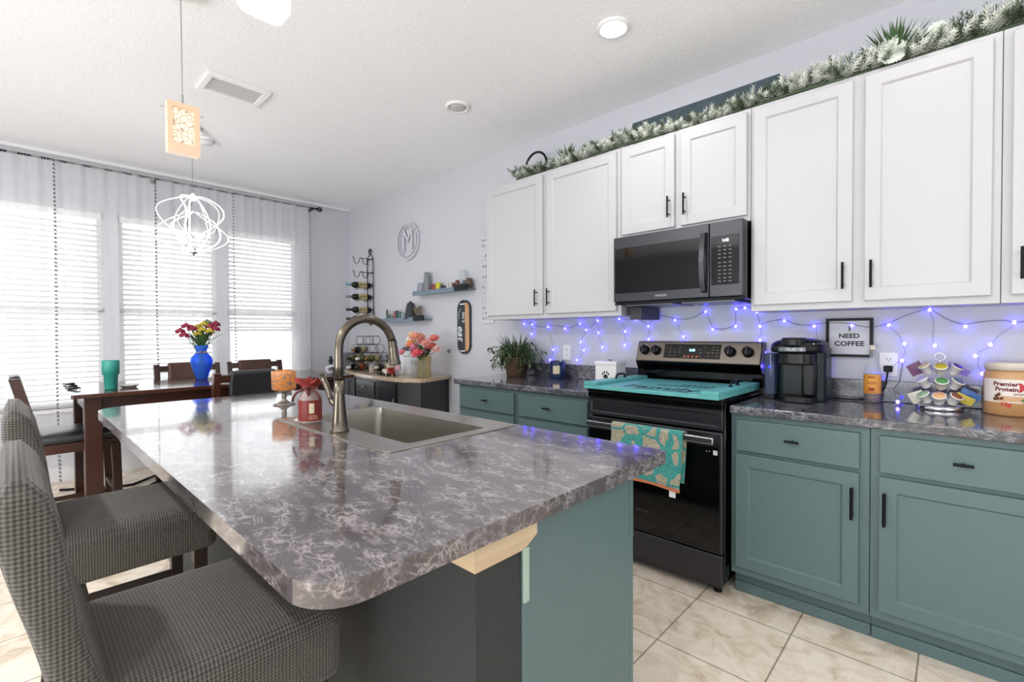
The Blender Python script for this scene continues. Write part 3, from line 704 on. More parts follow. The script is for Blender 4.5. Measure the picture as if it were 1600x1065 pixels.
# sink
ts = thing('sink', 'stainless steel drop-in single bowl sink set into the island', 'sink', (-1.61, 1.03, .915))
M().prism(rrect(-2.02, -1.205, .742, 1.302, .02), .9152, .9195, 'z', b=.0015, holes=[list(reversed(rrect(-1.968, -1.252, .848, 1.184, .02, 4)))]).build('rim', steel_m, ts)
w = M(); T = rrect(-1.968, -1.252, .848, 1.184, .02, 4); B_ = rrect(-1.955, -1.265, .861, 1.168, .035, 4); B2 = rrect(-1.93, -1.29, .886, 1.145, .03, 4)
L = len(T); vs = [(x, y, .918) for x, y in T]+[(x, y, .725) for x, y in B_]+[(x, y, .702) for x, y in B2]
T3 = rrect(-1.972, -1.248, .844, 1.188, .02, 4); B3 = rrect(-1.96, -1.26, .856, 1.172, .035, 4)
vs += [(x, y, .912) for x, y in T3]+[(x, y, .697) for x, y in B3]
fs = [(j*L+i, j*L+(i+1) % L, (j+1)*L+(i+1) % L, (j+1)*L+i) for j in (0, 1, 3) for i in range(L)]+[tuple(range(2*L, 3*L)), tuple(reversed(range(4*L, 5*L)))]+[(i, 3*L+i, 3*L+(i+1) % L, (i+1) % L) for i in range(L)]
w.raw(vs, fs); ob = w.build('bowl', steel_m, ts)
M().lathe([(0, .004), (.03, .003), (.042, .001), (.045, 0)], (-1.61, 1.03, .702)).build('drain', shiny_m, ts)
M().lathe([(.0, .004), (.016, .004), (.018, 0)], (-1.93, .79, .9195)).build('hole_cover', shiny_m, ts)
# faucet
tf = thing('kitchen_faucet', 'tall brushed gooseneck pull-down faucet on the near edge of the sink', 'faucet', (-1.594, .795, .92))
M().lathe([(0, 0), (.033, 0), (.033, .004), (.0305, .008), (.026, .04), (.0215, .085), (.0185, .13), (.0168, .18), (0, .18)], (-1.594, .795, .92), 36).build('body', faucet_m, tf)
pts = [(-1.594, .795, 1.098), (-1.594, .795, 1.15), (-1.594, .795, 1.21)]+[(-1.594, .905-.110*math.cos(PI*k/16*.94), 1.212+.108*math.sin(PI*k/16*.94)) for k in range(1, 17)]
M().tube(pts, .0155, 20).build('spout', faucet_m, tf)
e = Vector(pts[-1]); dr = (Vector(pts[-1])-Vector(pts[-2])).normalized(); dr = Vector((0, .13, -1)).normalized()
w = M().cyl(e-dr*.004, e+dr*.018, .0175, .0175, n=24).cyl(e+dr*.0185, e+dr*.07, .0185, .021, n=24).cyl(e+dr*.07, e+dr*.085, .021, .0245, n=24).cyl(e+dr*.085, e+dr*.089, .0245, .022, n=24); w.build('spray_head', faucet_m, tf)
w = M().cyl((-1.608, .793, 1.005), (-1.640, .79, 1.022), .0125, .0115, n=16).tube([(-1.636, .79, 1.015), (-1.652, .787, 1.045), (-1.675, .783, 1.085), (-1.700, .78, 1.112)], [.010, .0095, .011, .0125], 12); w.build('lever', faucet_m, tf)

# ---------------------------------------------------------------- slipcovered bar chairs
legwood = mat('espresso_wood', '23130d', .4)
def slip_chair(x0, label):
    """faces +y; x0 = right side (+x)"""
    t = thing('bar_chair', label, 'chair', (x0-.225, .26, 0), 'slipcovered bar chairs at the island')
    a, b = x0-.45, x0
    # seat with hanging skirt, gently domed top
    vs = []; NX, NY = 14, 16; Y0, Y1 = .075, .505
    def seatz(u, v): return .655+.018*math.sin(PI*min(1, max(0, u)))**.5*math.sin(PI*(.12+.85*v))**.5-.012*v**6
    rows = []
    prof = [(0, .50, 0), (0, .56, .004), (0, .63, .004)]
    w = M(); ring = []
    # rounded slab built as stacked rings
    for (ins, z, bul) in ((.004, .50, 0), (.0, .52, 0), (.002, .58, .003), (.0, .625, .004), (.006, .648, .002), (.018, .660, 0), (.05, .668, 0), (.12, .674, 0), (.20, .677, 0)):
        rr = rrect(a+ins-bul, b-ins+bul, Y0+ins*.9, Y1-ins+bul, max(.012, .035-ins*.1), 5)
        z_ = z; ring.append([(x, y, z_-(.012*max(0, (y-.4)/.1)**2 if z > .6 else 0)+(0.004*math.sin(x*60)+.003*math.sin(y*47+x*20) if z < .51 else 0)) for x, y in rr])
    n_ = len(ring[0]); vs = [p for r_ in ring for p in r_]; fs = [(j*n_+i, j*n_+(i+1) % n_, (j+1)*n_+(i+1) % n_, (j+1)*n_+i) for j in range(len(ring)-1) for i in range(n_)]+[tuple(range((len(ring)-1)*n_, len(ring)*n_)), tuple(reversed(range(n_)))]
    w.raw(vs, fs, True); w.build('seat_cover', knit_m, t)
    # back: tall thin padded slab leaning backwards, soft rolled top
    w = M(); ring = []
    for k in range(17):
        s_ = k/16; z = .46+.585*s_; yc = .118-.118*(s_)**.85; th = .034+.004*math.sin(s_*9); wd = 0
        if s_ > .93: th *= .80
        if k == 16: th *= .4
        zz = z-(0.004 if k == 16 else 0)
        rr = rrect(a+.002+(.012 if k == 16 else 0), b-.002-(.012 if k == 16 else 0), yc-th, yc+th, min(.022, th*.8), 4)
        ring.append([(x+.003*math.sin(z*31), y+.004*math.sin(x*17+z*11)*(1 if y > yc else .4), zz+(.010*math.sin((x-a)/.45*PI*2.2+1)+.006*math.sin(x*40)) * (1 if s_ > .9 else 0)) for x, y in rr])
    n_ = len(ring[0]); vs = [p for r_ in ring for p in r_]; fs = [(j*n_+i, j*n_+(i+1) % n_, (j+1)*n_+(i+1) % n_, (j+1)*n_+i) for j in range(len(ring)-1) for i in range(n_)]+[tuple(range((len(ring)-1)*n_, len(ring)*n_)), tuple(reversed(range(n_)))]
    w.raw(vs, fs, True); w.build('back_cover', knit_m, t)
    for x in (a+.045, b-.045):
        for y, dy, z1 in ((.455, .0, .56), (.125, -.06, .56)):
            q = .021; l = M(); l.raw([(x-q, y-q, z1), (x+q, y-q, z1), (x+q, y+q, z1), (x-q, y+q, z1), (x-q*.8, y+dy-q*.8, 0), (x+q*.8, y+dy-q*.8, 0), (x+q*.8, y+dy+q*.8, 0), (x-q*.8, y+dy+q*.8, 0)],
                                    [(3, 2, 1, 0), (4, 5, 6, 7), (0, 1, 5, 4), (1, 2, 6, 5), (2, 3, 7, 6), (3, 0, 4, 7)]); l.build('leg', legwood, t)
    M().box(a+.06, b-.06, .447, .463, .22, .25, .003).build('footrest', legwood, t)
    for x in (a+.045, b-.045): M().box(x-.008, x+.008, .10, .44, .27, .30, .003).build('side_stretcher', legwood, t)
    return t
slip_chair(-1.0, 'nearest bar chair in grey waffle-knit slipcover, cut by the bottom left corner')
slip_chair(-1.945, 'second bar chair in grey waffle-knit slipcover, between the nearest one and the dining table')

# ---------------------------------------------------------------- dining table and chairs
t = thing('dining_table', 'dark wood counter-height dining table in front of the curtained windows', 'dining table', (-4.25, 1.14, 0))
TX0, TX1, TY0, TY1, TZ = -4.69, -3.80, .236, 2.04, .91
M().prism(rrect(TX0, TX1, TY0, TY1, .015), TZ-.024, TZ, 'z', b=.004).build('tabletop', tabletop_m, t)
w = M(); a = .075
w.box(TX0+a, TX1-a, TY0+a, TY0+a+.022, TZ-.12, TZ-.025).box(TX0+a, TX1-a, TY1-a-.022, TY1-a, TZ-.12, TZ-.025).box(TX0+a, TX0+a+.022, TY0+a+.022, TY1-a-.022, TZ-.12, TZ-.025).box(TX1-a-.022, TX1-a, TY0+a+.022, TY1-a-.022, TZ-.12, TZ-.025)
w.build('apron', wood_m, t)
for x in (TX0+.055, TX1-.055-.085):
    for y in (TY0+.06, TY1-.06-.085): M().box(x, x+.085, y, y+.085, 0, TZ-.025, .004).build('leg', wood_m, t)
def dining_chair(leather, label, x, y, rz):
    t = thing('dining_chair', label, 'chair', (0, 0, 0), 'dark wood dining chairs')
    for s_ in (-1, 1):
        w = M(); X = s_*.225
        sec = [(-.245, 0), (-.205, .30), (-.195, .58), (-.215, .80), (-.262, 1.01)]
        vs = []; fs = []
        for (yy, z) in sec: vs += [(X-.02, yy-.024, z), (X+.02, yy-.024, z), (X+.02, yy+.024, z), (X-.02, yy+.024, z)]
        for j in range(4):
            for k in range(4): fs.append((4*j+k, 4*j+(k+1) % 4, 4*j+4+(k+1) % 4, 4*j+4+k))
        fs += [(3, 2, 1, 0), (16, 17, 18, 19)]; w.raw(vs, fs).build('rear_leg', wood_m, t)
        w = M(); q = .024; w.raw([(X-q, .19-q, .56), (X+q, .19-q, .56), (X+q, .19+q, .56), (X-q, .19+q, .56), (X-q*.8, .205-q*.8, 0), (X+q*.8, .205-q*.8, 0), (X+q*.8, .205+q*.8, 0), (X-q*.8, .205+q*.8, 0)],
                                 [(3, 2, 1, 0), (4, 5, 6, 7), (0, 1, 5, 4), (1, 2, 6, 5), (2, 3, 7, 6), (3, 0, 4, 7)]); w.build('front_leg', wood_m, t)
    M().box(-.235, .235, -.19, .21, .535, .595, .004).build('seat_frame', wood_m, t)
    w = M(); ring = []
    for ins, z in ((.0, .598), (-.006, .615), (0, .638), (.02, .652), (.07, .660), (.15, .664)): ring.append([(xx, yy, z) for xx, yy in rrect(-.24+ins, .24-ins, -.185+ins, .225-ins, .03, 4)])
    n_ = len(ring[0]); w.raw([p for r_ in ring for p in r_], [(j*n_+i, j*n_+(i+1) % n_, (j+1)*n_+(i+1) % n_, (j+1)*n_+i) for j in range(len(ring)-1) for i in range(n_)]+[tuple(range((len(ring)-1)*n_, len(ring)*n_)), tuple(reversed(range(n_)))], True); w.build('seat_cushion', leather_m, t)
    XB = Matrix.Translation((0, -.216, .80)) @ Matrix.Rotation(.22, 4, 'X')
    M(XB).box(-.148, .148, -.026, .026, -.10, .225, .018, 3).build('back_cushion', leather, t)
    w = M(XB)
    for z in (-.04, .15): w.box(-.206, .206, -.011, .011, z, z+.05, .003)
    w.build('back_rail', wood_m, t)
    w = M(); w.box(-.21, .21, .18, .20, .22, .255, .003); w.build('foot_rail', wood_m, t)
    for s_ in (-1, 1): M().box(s_*.225-.01, s_*.225+.01, -.19, .19, .13, .16, .003).build('side_stretcher', wood_m, t)
    t.location = (x, y, 0); t.rotation_euler = (0, 0, rz); return t
dining_chair(leather_m, 'dark leather dining chair at the left end of the table, seen from its side', -4.25, .27, 0)
dining_chair(leather_m, 'dark leather dining chair with its back to the island', -3.79, 1.145, PI/2)
dining_chair(brownleather_m, 'brown leather dining chair on the window side, behind the blue vase', -4.71, 1.07, -PI/2)
dining_chair(brownleather_m, 'dining chair on the window side, mostly hidden behind the amber candle holder', -4.71, 1.62, -PI/2)

def leafblade(w, p, d, L, wd, droop=.3, up=Vector((0, 0, 1)), n=4, fold=0):
    d = Vector(d).normalized(); s_ = d.cross(up); s_ = s_.normalized() if s_.length > 1e-4 else Vector((1, 0, 0)); p = Vector(p); vs = []
    for i in range(n+1):
        u = i/n; q = p+d*L*u+Vector((0, 0, -droop*L*u*u)); ww = wd*max(.02, math.sin(PI*min(1, .12+.88*u))**.8)
        vs += [q-s_*ww, q+s_*ww]
    w.raw(vs, [(2*i, 2*i+1, 2*i+3, 2*i+2) for i in range(n)], True)
def rose(w, c, r, d, seed):
    rd = random.Random(seed); d = Vector(d).normalized(); R = d.to_track_quat('Z', 'Y').to_matrix()
    w.ell(c, r*.42, r*.42, r*.5, 8, 6, R)
    for ring, (k, rr, tilt, sc) in enumerate(((4, .30, .25, .62), (5, .52, .6, .72), (6, .78, 1.05, .80))):
        for i in range(k):
            a = 2*PI*i/k+ring*.6+rd.uniform(-.15, .15)
            loc = Vector((math.cos(a)*rr*r, math.sin(a)*rr*r, (.25-.28*ring)*r)); Rp = R @ Matrix.Rotation(a, 3, 'Z') @ Matrix.Rotation(tilt, 3, 'Y')
            w.ell(Vector(c)+R @ loc, r*.13, r*sc*.62, r*sc*.72, 7, 6, Rp)
leaf_m = mat('leaf_green', '4a6a3c', .5); leafd_m = mat('leaf_dark', '2c3f2a', .5); stem_m = mat('stem_green', '57783f', .5)

# blue vase bouquet on the table
V = Vector((-4.39, 1.04, TZ))
t = thing('blue_vase', 'cobalt blue glass vase with a twine bow holding mixed flowers on the dining table', 'vase', V)
prof = [(0, 0), (.036, 0), (.040, .006), (.052, .05), (.070, .10), (.077, .14), (.070, .175), (.048, .20), (.036, .215), (.038, .235), (.052, .27)]
M().lathe(prof+[(.049, .27), (.034, .235), (.032, .215), (.044, .2), (.066, .173), (.073, .14), (.066, .1), (.048, .052), (.036, .01), (0, .008)], V).build('glass_body', thin_blue, t)
w = M().tube([(V.x+.038*math.cos(a), V.y+.038*math.sin(a), TZ+.214) for a in [2*PI*i/20 for i in range(20)]], .003, 6, True)
w.tube([V+Vector((.038, -.004, .214)), V+Vector((.052, -.02, .228)), V+Vector((.055, -.032, .214)), V+Vector((.04, -.006, .213)), V+Vector((.055, .02, .226)), V+Vector((.056, .03, .21)), V+Vector((.039, .0, .214))], .0025, 6)
w.build('twine_bow', mat('twine', 'b08a5a', .9), t)
random.seed(5)
ws, wl = M(), M(); heads = [(-.02, -.135, .39, 'm'), (.0, -.10, .43, 'm'), (.02, -.065, .41, 'm'), (-.02, -.02, .42, 'y'), (.0, .02, .445, 'y'), (.03, .0, .40, 'y'), (0, .06, .43, 'm'), (.03, .09, .41, 'm'), (-.03, .11, .45, 'm'), (.04, .05, .39, 'y'), (-.03, .05, .46, 'g'), (.03, -.03, .37, 'y'), (.03, -.12, .36, 'm')]
for (dx, dy, h, c) in heads: ws.tube([V+Vector((dx*.2, dy*.1, .02)), V+Vector((dx*.2, dy*.15, .2)), V+Vector((dx*.7, dy*.6, .32)), V+Vector((dx, dy, h))], .0028, 5)
for i in range(34):
    a = random.uniform(0, 2*PI); leafblade(wl, V+Vector((.015*math.cos(a), .02*math.sin(a), .25+random.uniform(0, .07))), (math.cos(a)*.6, math.sin(a), random.uniform(.5, 2.2)), random.uniform(.09, .16), .016, .2)
leafblade(wl, V+Vector((0, .06, .30)), (0, .9, .8), .17, .02, .25)
ws.build('stems', stem_m, t); wl.build('leaves', leaf_m, t)
fm_ = {'m': mat('petal_crimson', '8e1f3c', .6), 'y': mat('petal_yellow', 'b9a53a', .6), 'g': mat('petal_green', '6b7b5c', .6)}
for i, (dx, dy, h, c) in enumerate(heads):
    w = M(); c0 = V+Vector((dx, dy, h))
    for k in range(26):
        a = k*2.4; rr = .030*math.sqrt(k/26); w.ell(c0+Vector((math.cos(a)*rr, math.sin(a)*rr, .012-rr*.9+.006*math.sin(k*3.1))), .0095, .0095, .009, 6, 5)
    w.build('flower', fm_[c], t)
# tumbler, dish, small vase, curl
t = thing('tumbler', 'teal insulated tumbler standing near the left end of the dining table', 'tumbler', (-4.045, .445, TZ))
M().lathe([(0, 0), (.032, 0), (.034, .004), (.038, .095), (.0455, .10), (.047, .188), (.0455, .190), (.044, .186), (.043, .18)], (-4.045, .445, TZ), 32).build('cup', mat('teal_powdercoat', '2f8f82', .45), t)
M().lathe([(.0435, .180), (.030, .182), (0, .182)], (-4.045, .445, TZ), 32).build('lid', thin_clear, t)
tag(M().lathe([(0, 0), (.035, 0), (.052, .016), (.056, .017), (.052, .021), (.036, .006), (0, .005)], (-4.09, .545, TZ), 28).build('dish', mat('white_ceramic', 'e4e4e4', .3)), 'small white dish beside the teal tumbler on the dining table', 'dish')
t = thing('decorative_vase', 'small black and white patterned vase at the far right end of the dining table', 'vase', (-4.02, 1.93, TZ))
M().lathe([(0, 0), (.03, 0), (.045, .03), (.04, .07), (.018, .085)], (-4.02, 1.93, TZ)).build('body', noisy('patterned_ceramic', '23263a', 'd8dae2', 30, rough=.3, detail=0), t)
M().lathe([(.018, .085), (.012, .10), (.022, .12), (.012, .135), (.014, .15), (0, .165)], (-4.02, 1.93, TZ)).build('stopper', black_m, t)
w = M(); w.tube([(-4.66+.0*i, .25, TZ+.008) for i in range(1)]+[(-4.62+.035*math.cos(i*.5)+i*.016, .275+.028*math.sin(i*.5), TZ+.010+.004*math.sin(i)) for i in range(30)], .006, 6)
tag(w.build('coiled_cord', black_m), 'black coiled cord lying on the left end of the dining table', 'cord')
w = M(); w.tube([(-5.25, .25, .02), (-5.0, .62, .02), (-4.99, .68, .02), (-5.2, .90, .02)], .011, 8).tube([(-5.3, 1.6, .02), (-4.9, .8, .02), (-4.80, .72, .02)], .011, 8)
tag(w.build('metal_base', black_m), 'black metal tube base on the floor under the dining table', 'metal base')

# ---------------------------------------------------------------- buffet
BZ = .855
t = thing('buffet_cabinet', 'black bow-front buffet cabinet with tan granite top against the far wall', 'cabinet', (-4.35, 2.7, 0))
fr_ = [(-5.21, 2.962), (-5.21, 2.665), (-5.02, 2.585), (-4.83, 2.53), (-4.64, 2.487), (-4.40, 2.445), (-4.149, 2.412), (-3.92, 2.402), (-3.74, 2.408), (-3.66, 2.43), (-3.51, 2.513), (-3.49, 2.56), (-3.62, 2.962)]
M().prism(fr_, BZ-.036, BZ, 'z', b=.006).build('granite_top', buffet_top_m, t)
body = [(-5.18, 2.960), (-5.18, 2.69), (-5.0, 2.612), (-4.64, 2.517), (-4.12, 2.440), (-3.75, 2.436), (-3.545, 2.545), (-3.655, 2.960)]
M().prism(body, .06, BZ-.0365, 'z').build('body', buffet_m, t)
def facet(p, q, z0, z1, kind, name):
    p, q = Vector(p+(0,)), Vector(q+(0,)); d = (q-p); L = d.length; a = math.atan2(d.y, d.x)
    X = Matrix.Translation((p.x, p.y, 0)) @ Matrix.Rotation(a, 4, 'Z'); w = M(X)
    if kind == 'door': shaker(w, .008, L-.008, -.020, z0, z1, .018, .04, .006)
    else: w.box(.008, L-.008, -.020, -.002, z0, z1, .003)
    o = w.build(name, buffet_m, t)
    if kind == 'drawer': M(X @ Matrix.Translation((L/2, -.02, (z0+z1)/2))).lathe([(0, .026), (.010, .025), (.013, .018), (.006, .010), (.006, 0)], (0, 0, 0), 14, 'y').build('knob', chrome_m, o)
    else: M(X).box(L-.035, L-.028, -.030, -.0205, .60, .66, .002).build('handle', chrome_m, o)
    return o
facet((-5.0, 2.612), (-4.66, 2.522), .10, .79, 'door', 'door'); facet((-4.12, 2.440), (-3.76, 2.436), .10, .79, 'door', 'door')
for z0, z1 in ((.66, .79), (.52, .65), (.38, .51), (.10, .37)): facet((-4.635, 2.516), (-4.13, 2.4415), z0, z1, 'drawer', 'drawer')
for x, y in ((-5.1, 2.72), (-3.66, 2.52), (-5.1, 2.9), (-3.72, 2.9)): M().box(x-.025, x+.025, y-.025, y+.025, 0, .0605).build('foot', buffet_m, t)
tag(M().box(-5.60, -5.28, 2.80, 2.95, 0, 1.03, .004).build('tall_box', mat('slate_grey_box', '6d6d73', .6)), 'plain grey box standing in the corner left of the black buffet', 'box')
# countertop wine rack with bottles
wire_m = mat('black_wire', '2a2a2c', .4, .6)
RX, RY = -4.80, 2.74; XR_ = Matrix.Translation((RX, RY, BZ)) @ Matrix.Rotation(math.radians(32), 4, 'Z')
t = thing('wine_rack', 'black wire honeycomb wine rack on the buffet top', 'wine rack', (RX, RY, BZ))
slots = [(x, z) for z, xs in ((.055, (-.165, -.055, .055, .165)), (.150, (-.165, -.055, .055, .165)), (.245, (-.11, 0, .11)), (.335, (-.055, .06))) for x in xs]
for yy in (-.075, .075):
    w = M(XR_)
    for x, z in slots: w.tube([(x+.048*math.cos(a), yy, z+.048*math.sin(a)) for a in [2*PI*i/18 for i in range(18)]], .0028, 5, True)
    for z, l in ((.102, .22), (.198, .17), (.292, .12), (.384, .1)): w.cyl((-l, yy, z), (l, yy, z), .0028, n=5)
    w.build('wire_frame', wire_m, t)
w = M(XR_)
for x, z in slots[::2]: w.cyl((x, -.075, z+.048), (x, .075, z+.048), .0025, n=5)
w.build('cross_wire', wire_m, t)
def wine(X, glass, foil, label, group='wine bottles in the countertop rack'):
    o = thing('wine_bottle', label, 'bottle', X.to_translation(), group)
    w = M(X); w.lathe([(0, -.14), (.034, -.14), (.037, -.13), (.037, .04), (.033, .065), (.014, .09), (.013, .12)], (0, 0, 0), 16, 'y').build('glass_body', glass, o)
    w = M(X); w.lathe([(.0142, .10), (.0145, .158), (0, .159)], (0, 0, 0), 14, 'y').build('foil_cap', foil, o)
    w = M(X); w.lathe([(.0375, -.09), (.0375, .02)], (0, 0, 0), 16, 'y').build('paper_label', mat('bottle_label', 'b9aa7c', .6), o); return o
gd, gg, gp = mat('dark_bottle_glass', '11160f', .12), mat('green_bottle_glass', '5b6438', .15), mat('rose_bottle_glass', '9c4a3a', .15)
fb, fw, fo = mat('foil_black', '151515', .3), mat('foil_white', 'e6e2da', .3), mat('foil_gold', '8f6a35', .3, .6)
for i, (sx_, sz_, g, f, lab) in enumerate([(-.165, .052, gd, fw, 'dark wine bottle with white cap at the bottom left of the wire rack'), (-.055, .052, gp, fb, 'reddish wine bottle in the bottom row of the wire rack'), (.055, .052, gd, fb, 'dark wine bottle in the bottom row, third slot of the wire rack'), (.165, .052, gd, fw, 'dark wine bottle at the bottom right of the wire rack'),
        (-.165, .147, gg, fb, 'green wine bottle with black cap in the second row of the wire rack'), (-.055, .147, gg, fw, 'green wine bottle with white cap in the second row of the wire rack'), (.055, .147, gg, fo, 'pale green wine bottle in the second row, third slot'), (-.11, .242, gd, fo, 'wine bottle with gold foil in the third row of the wire rack')]):
    wine(XR_ @ Matrix.Translation((sx_, 0, sz_-.010)), g, f, lab)
# dispenser, plant, votive, toy truck, bottle, shell jar, rose vase
t = thing('lighthouse_canister', 'white cylindrical canister with dark conical cap and white finial on the buffet', 'canister', (-4.10, 2.80, BZ))
M().lathe([(0, 0), (.105, 0), (.105, .008), (.098, .23), (.09, .235)], (-4.10, 2.80, BZ), 32).build('body', mat('canister_white', 'd6d8dc', .4), t)
M().lathe([(.092, .232), (.088, .245), (.045, .275), (.026, .285), (.026, .305)], (-4.10, 2.80, BZ), 32).build('cap', mat('canister_cap', '4c4f55', .4), t)
M().lathe([(.026, .3055), (.023, .34), (.030, .345), (.022, .36), (.01, .378), (0, .38)], (-4.10, 2.80, BZ), 24).build('finial', trim_m, t)
t = thing('spiky_plant', 'small dark spiky plant in a pot behind the faucet head on the buffet', 'plant', (-4.37, 2.76, BZ))
M().lathe([(0, 0), (.04, 0), (.052, .1), (.048, .1), (.046, .09), (0, .088)], (-4.37, 2.76, BZ)).build('pot', mat('pot_cream', 'cfc4ae', .6), t)
w = M(); random.seed(11)
for i in range(26):
    a = random.uniform(0, 2*PI); leafblade(w, (-4.37, 2.76, BZ+.09), (math.cos(a), math.sin(a), random.uniform(.5, 2.2)), random.uniform(.15, .24), .011, .35)
w.build('leaves', leafd_m, t)
t = thing('votive_candle', 'small glass votive candle on the buffet below the faucet head', 'candle', (-4.40, 2.55, BZ))
M().lathe([(0, 0), (.028, 0), (.030, .10), (.028, .1), (.026, .004)], (-4.40, 2.55, BZ)).build('glass_cup', thin_clear, t)
M().lathe([(0, .005), (.025, .005), (.026, .07), (0, .07)], (-4.40, 2.55, BZ)).build('wax', mat('wax_peach', 'd9b48c', .6), t)
t = thing('toy_truck', 'small red and white toy truck parked on the buffet top', 'toy truck', (-4.0, 2.50, BZ))
XT = Matrix.Translation((-4.0, 2.50, BZ)) @ Matrix.Rotation(math.radians(-10), 4, 'Z')
M(XT).box(-.085, .02, -.032, .032, .022, .065, .004).build('truck_bed', mat('truck_white', 'd9cdc0', .5), t)
M(XT).box(.022, .085, -.03, .03, .022, .05, .006).box(.022, .060, -.03, .03, .045, .085, .008).build('cab', mat('truck_red', '8e2018', .35), t)
for x in (-.05, .055):
    for y in (-.033, .033): M(XT).cyl((x, y-.006, .018), (x, y+.006, .018), .018, n=16).build('wheel', semi_black, t)
t = thing('clear_bottle', 'small clear bottle with pink label behind the toy truck', 'bottle', (-3.99, 2.60, BZ))
M().lathe([(0, 0), (.028, 0), (.028, .12), (.010, .15), (.010, .18)], (-3.99, 2.60, BZ)).build('glass_body', thin_clear, t)
M().lathe([(.0285, .05), (.0285, .10)], (-3.99, 2.60, BZ)).build('paper_label', mat('label_pink', 'd9aab4', .6), t)
M().lathe([(.0105, .165), (.0115, .20), (0, .2)], (-3.99, 2.60, BZ)).build('cap', chrome_m, t)
t = thing('shell_jar', 'clear glass jar filled with small seashells next to the rose vase', 'jar', (-3.775, 2.66, BZ))
M().lathe([(0, 0), (.048, 0), (.05, .15), (.047, .15), (.045, .004)], (-3.775, 2.66, BZ)).build('glass_body', thin_clear, t)
w = M(); random.seed(8)
for i in range(70):
    a = random.uniform(0, 2*PI); r_ = .034*math.sqrt(random.random()); w.ell((-3.775+r_*math.cos(a), 2.66+r_*math.sin(a), BZ+.012+.125*random.random()), .011, .008, .006, 6, 4, Matrix.Rotation(random.uniform(0, 3), 3, 'X'))
o = w.build('seashells', noisy('shells', 'b08768', 'eadfce', 40, rough=.5), t); o['kind'] = 'stuff'
V = Vector((-3.60, 2.63, BZ))
t = thing('rose_vase', 'clear glass vase of pink and orange roses on the right end of the buffet', 'vase', V)
M().lathe([(0, 0), (.06, 0), (.064, .01), (.058, .1), (.066, .20), (.063, .20), (.055, .1), (.06, .014), (0, .01)], V).build('glass_body', thin_amber, t)
random.seed(21); ws, wl = M(), M()
R_ = [(-.15, .30, 'ffa070', .05), (-.19, .23, 'e0507a', .035), (-.16, .22, 'f0909a', .035), (-.06, .36, 'f6b58c', .045), (.0, .33, 'f59a8c', .045), (.05, .37, 'f5a58a', .045), (.10, .35, 'f28c80', .045), (.14, .31, 'f6a89a', .04), (-.04, .27, 'e88aa8', .042), (.02, .26, 'f0707e', .045), (.06, .22, 'ee6a74', .048), (-.01, .20, 'f0808a', .04), (.17, .25, 'f3c0b4', .04), (.0, .38, 'fbd0a8', .038), (.09, .28, 'f08078', .04), (-.10, .27, 'f7b090', .038)]
cache = {}
for i, (dx, h, c, r_) in enumerate(R_):
    dy = -.05+.09*math.sin(i*2.3); P = V+Vector((dx, dy, h+.02))
    ws.tube([V+Vector((dx*.15, dy*.3, .02)), V+Vector((dx*.1, dy*.2, .2)), P-Vector((dx*.2, 0, .04)), P], .003, 5)
    w = M(); rose(w, P, r_, (dx*2, -.5+dy, 1.0), i)
    if c not in cache: cache[c] = mat('rose_'+c, ''.join('%02x' % int(int(c[q:q+2], 16)*.93) for q in (0, 2, 4)), .6)
    w.build('rose', cache[c], t)
for i in range(34):
    a = random.uniform(0, 2*PI); leafblade(wl, V+Vector((.03*math.cos(a), .03*math.sin(a)-.02, .19+random.uniform(0, .07))), (math.cos(a)*1.4, math.sin(a)-.3, random.uniform(.1, 1.2)), random.uniform(.08, .15), .022, .35)
ws.build('stems', stem_m, t); wl.build('leaves', leaf_m, t)
tag(M().box(-4.22, -4.15, 2.50, 2.55, BZ, BZ+.028, .003).build('small_tin', semi_black), 'small black tin between the votive candle and the toy truck', 'tin')

# ---------------------------------------------------------------- wall decor
YW = 2.969
grey_white = mat('pale_plaster_sign', 'cfd0d8', .6); mark_m = mat('grey_mark', 'a4a5ad', .7)
t = thing('round_wall_sign', 'round white cut-out monogram sign high on the wall beside the window', 'wall sign', (-4.325, YW, 2.262))
cx_, cz_ = -4.325, 2.262
def hring(w, r1, r2, y0=YW-.022, y1=YW-.010, n=48):
    w.prism([(cx_+r1*math.cos(2*PI*i/n), cz_+r1*math.sin(2*PI*i/n)) for i in range(n)], y0, y1, 'y', holes=[[(cx_+r2*math.cos(-2*PI*i/n), cz_+r2*math.sin(-2*PI*i/n)) for i in range(n)]])
w = M(); hring(w, .205, .190); hring(w, .160, .150); w.build('ring', grey_white, t)
w = M().text('M', .34, (cx_, YW-.016, cz_+.0), ext=.005, sx=.8)
w.build('monogram_letter', grey_white, t)
w = M()
for i in range(22):
    a = PI*(.12+.76*i/21) if i < 14 else PI*(1.32+.36*(i-14)/7)
    w.xf = Matrix.Translation((cx_+.175*math.cos(a), 0, cz_+.175*math.sin(a))) @ Matrix.Rotation(-(a-PI/2), 4, 'Y'); w.box(-.006, .006, YW-.022, YW-.012, -.011, .011)
w.xf = Matrix(); w.cyl((cx_-.19, YW-.011, cz_), (cx_-.19, YW, cz_), .006, n=8).cyl((cx_+.19, YW-.011, cz_), (cx_+.19, YW, cz_), .006, n=8)
w.build('border_marks', grey_white, t)
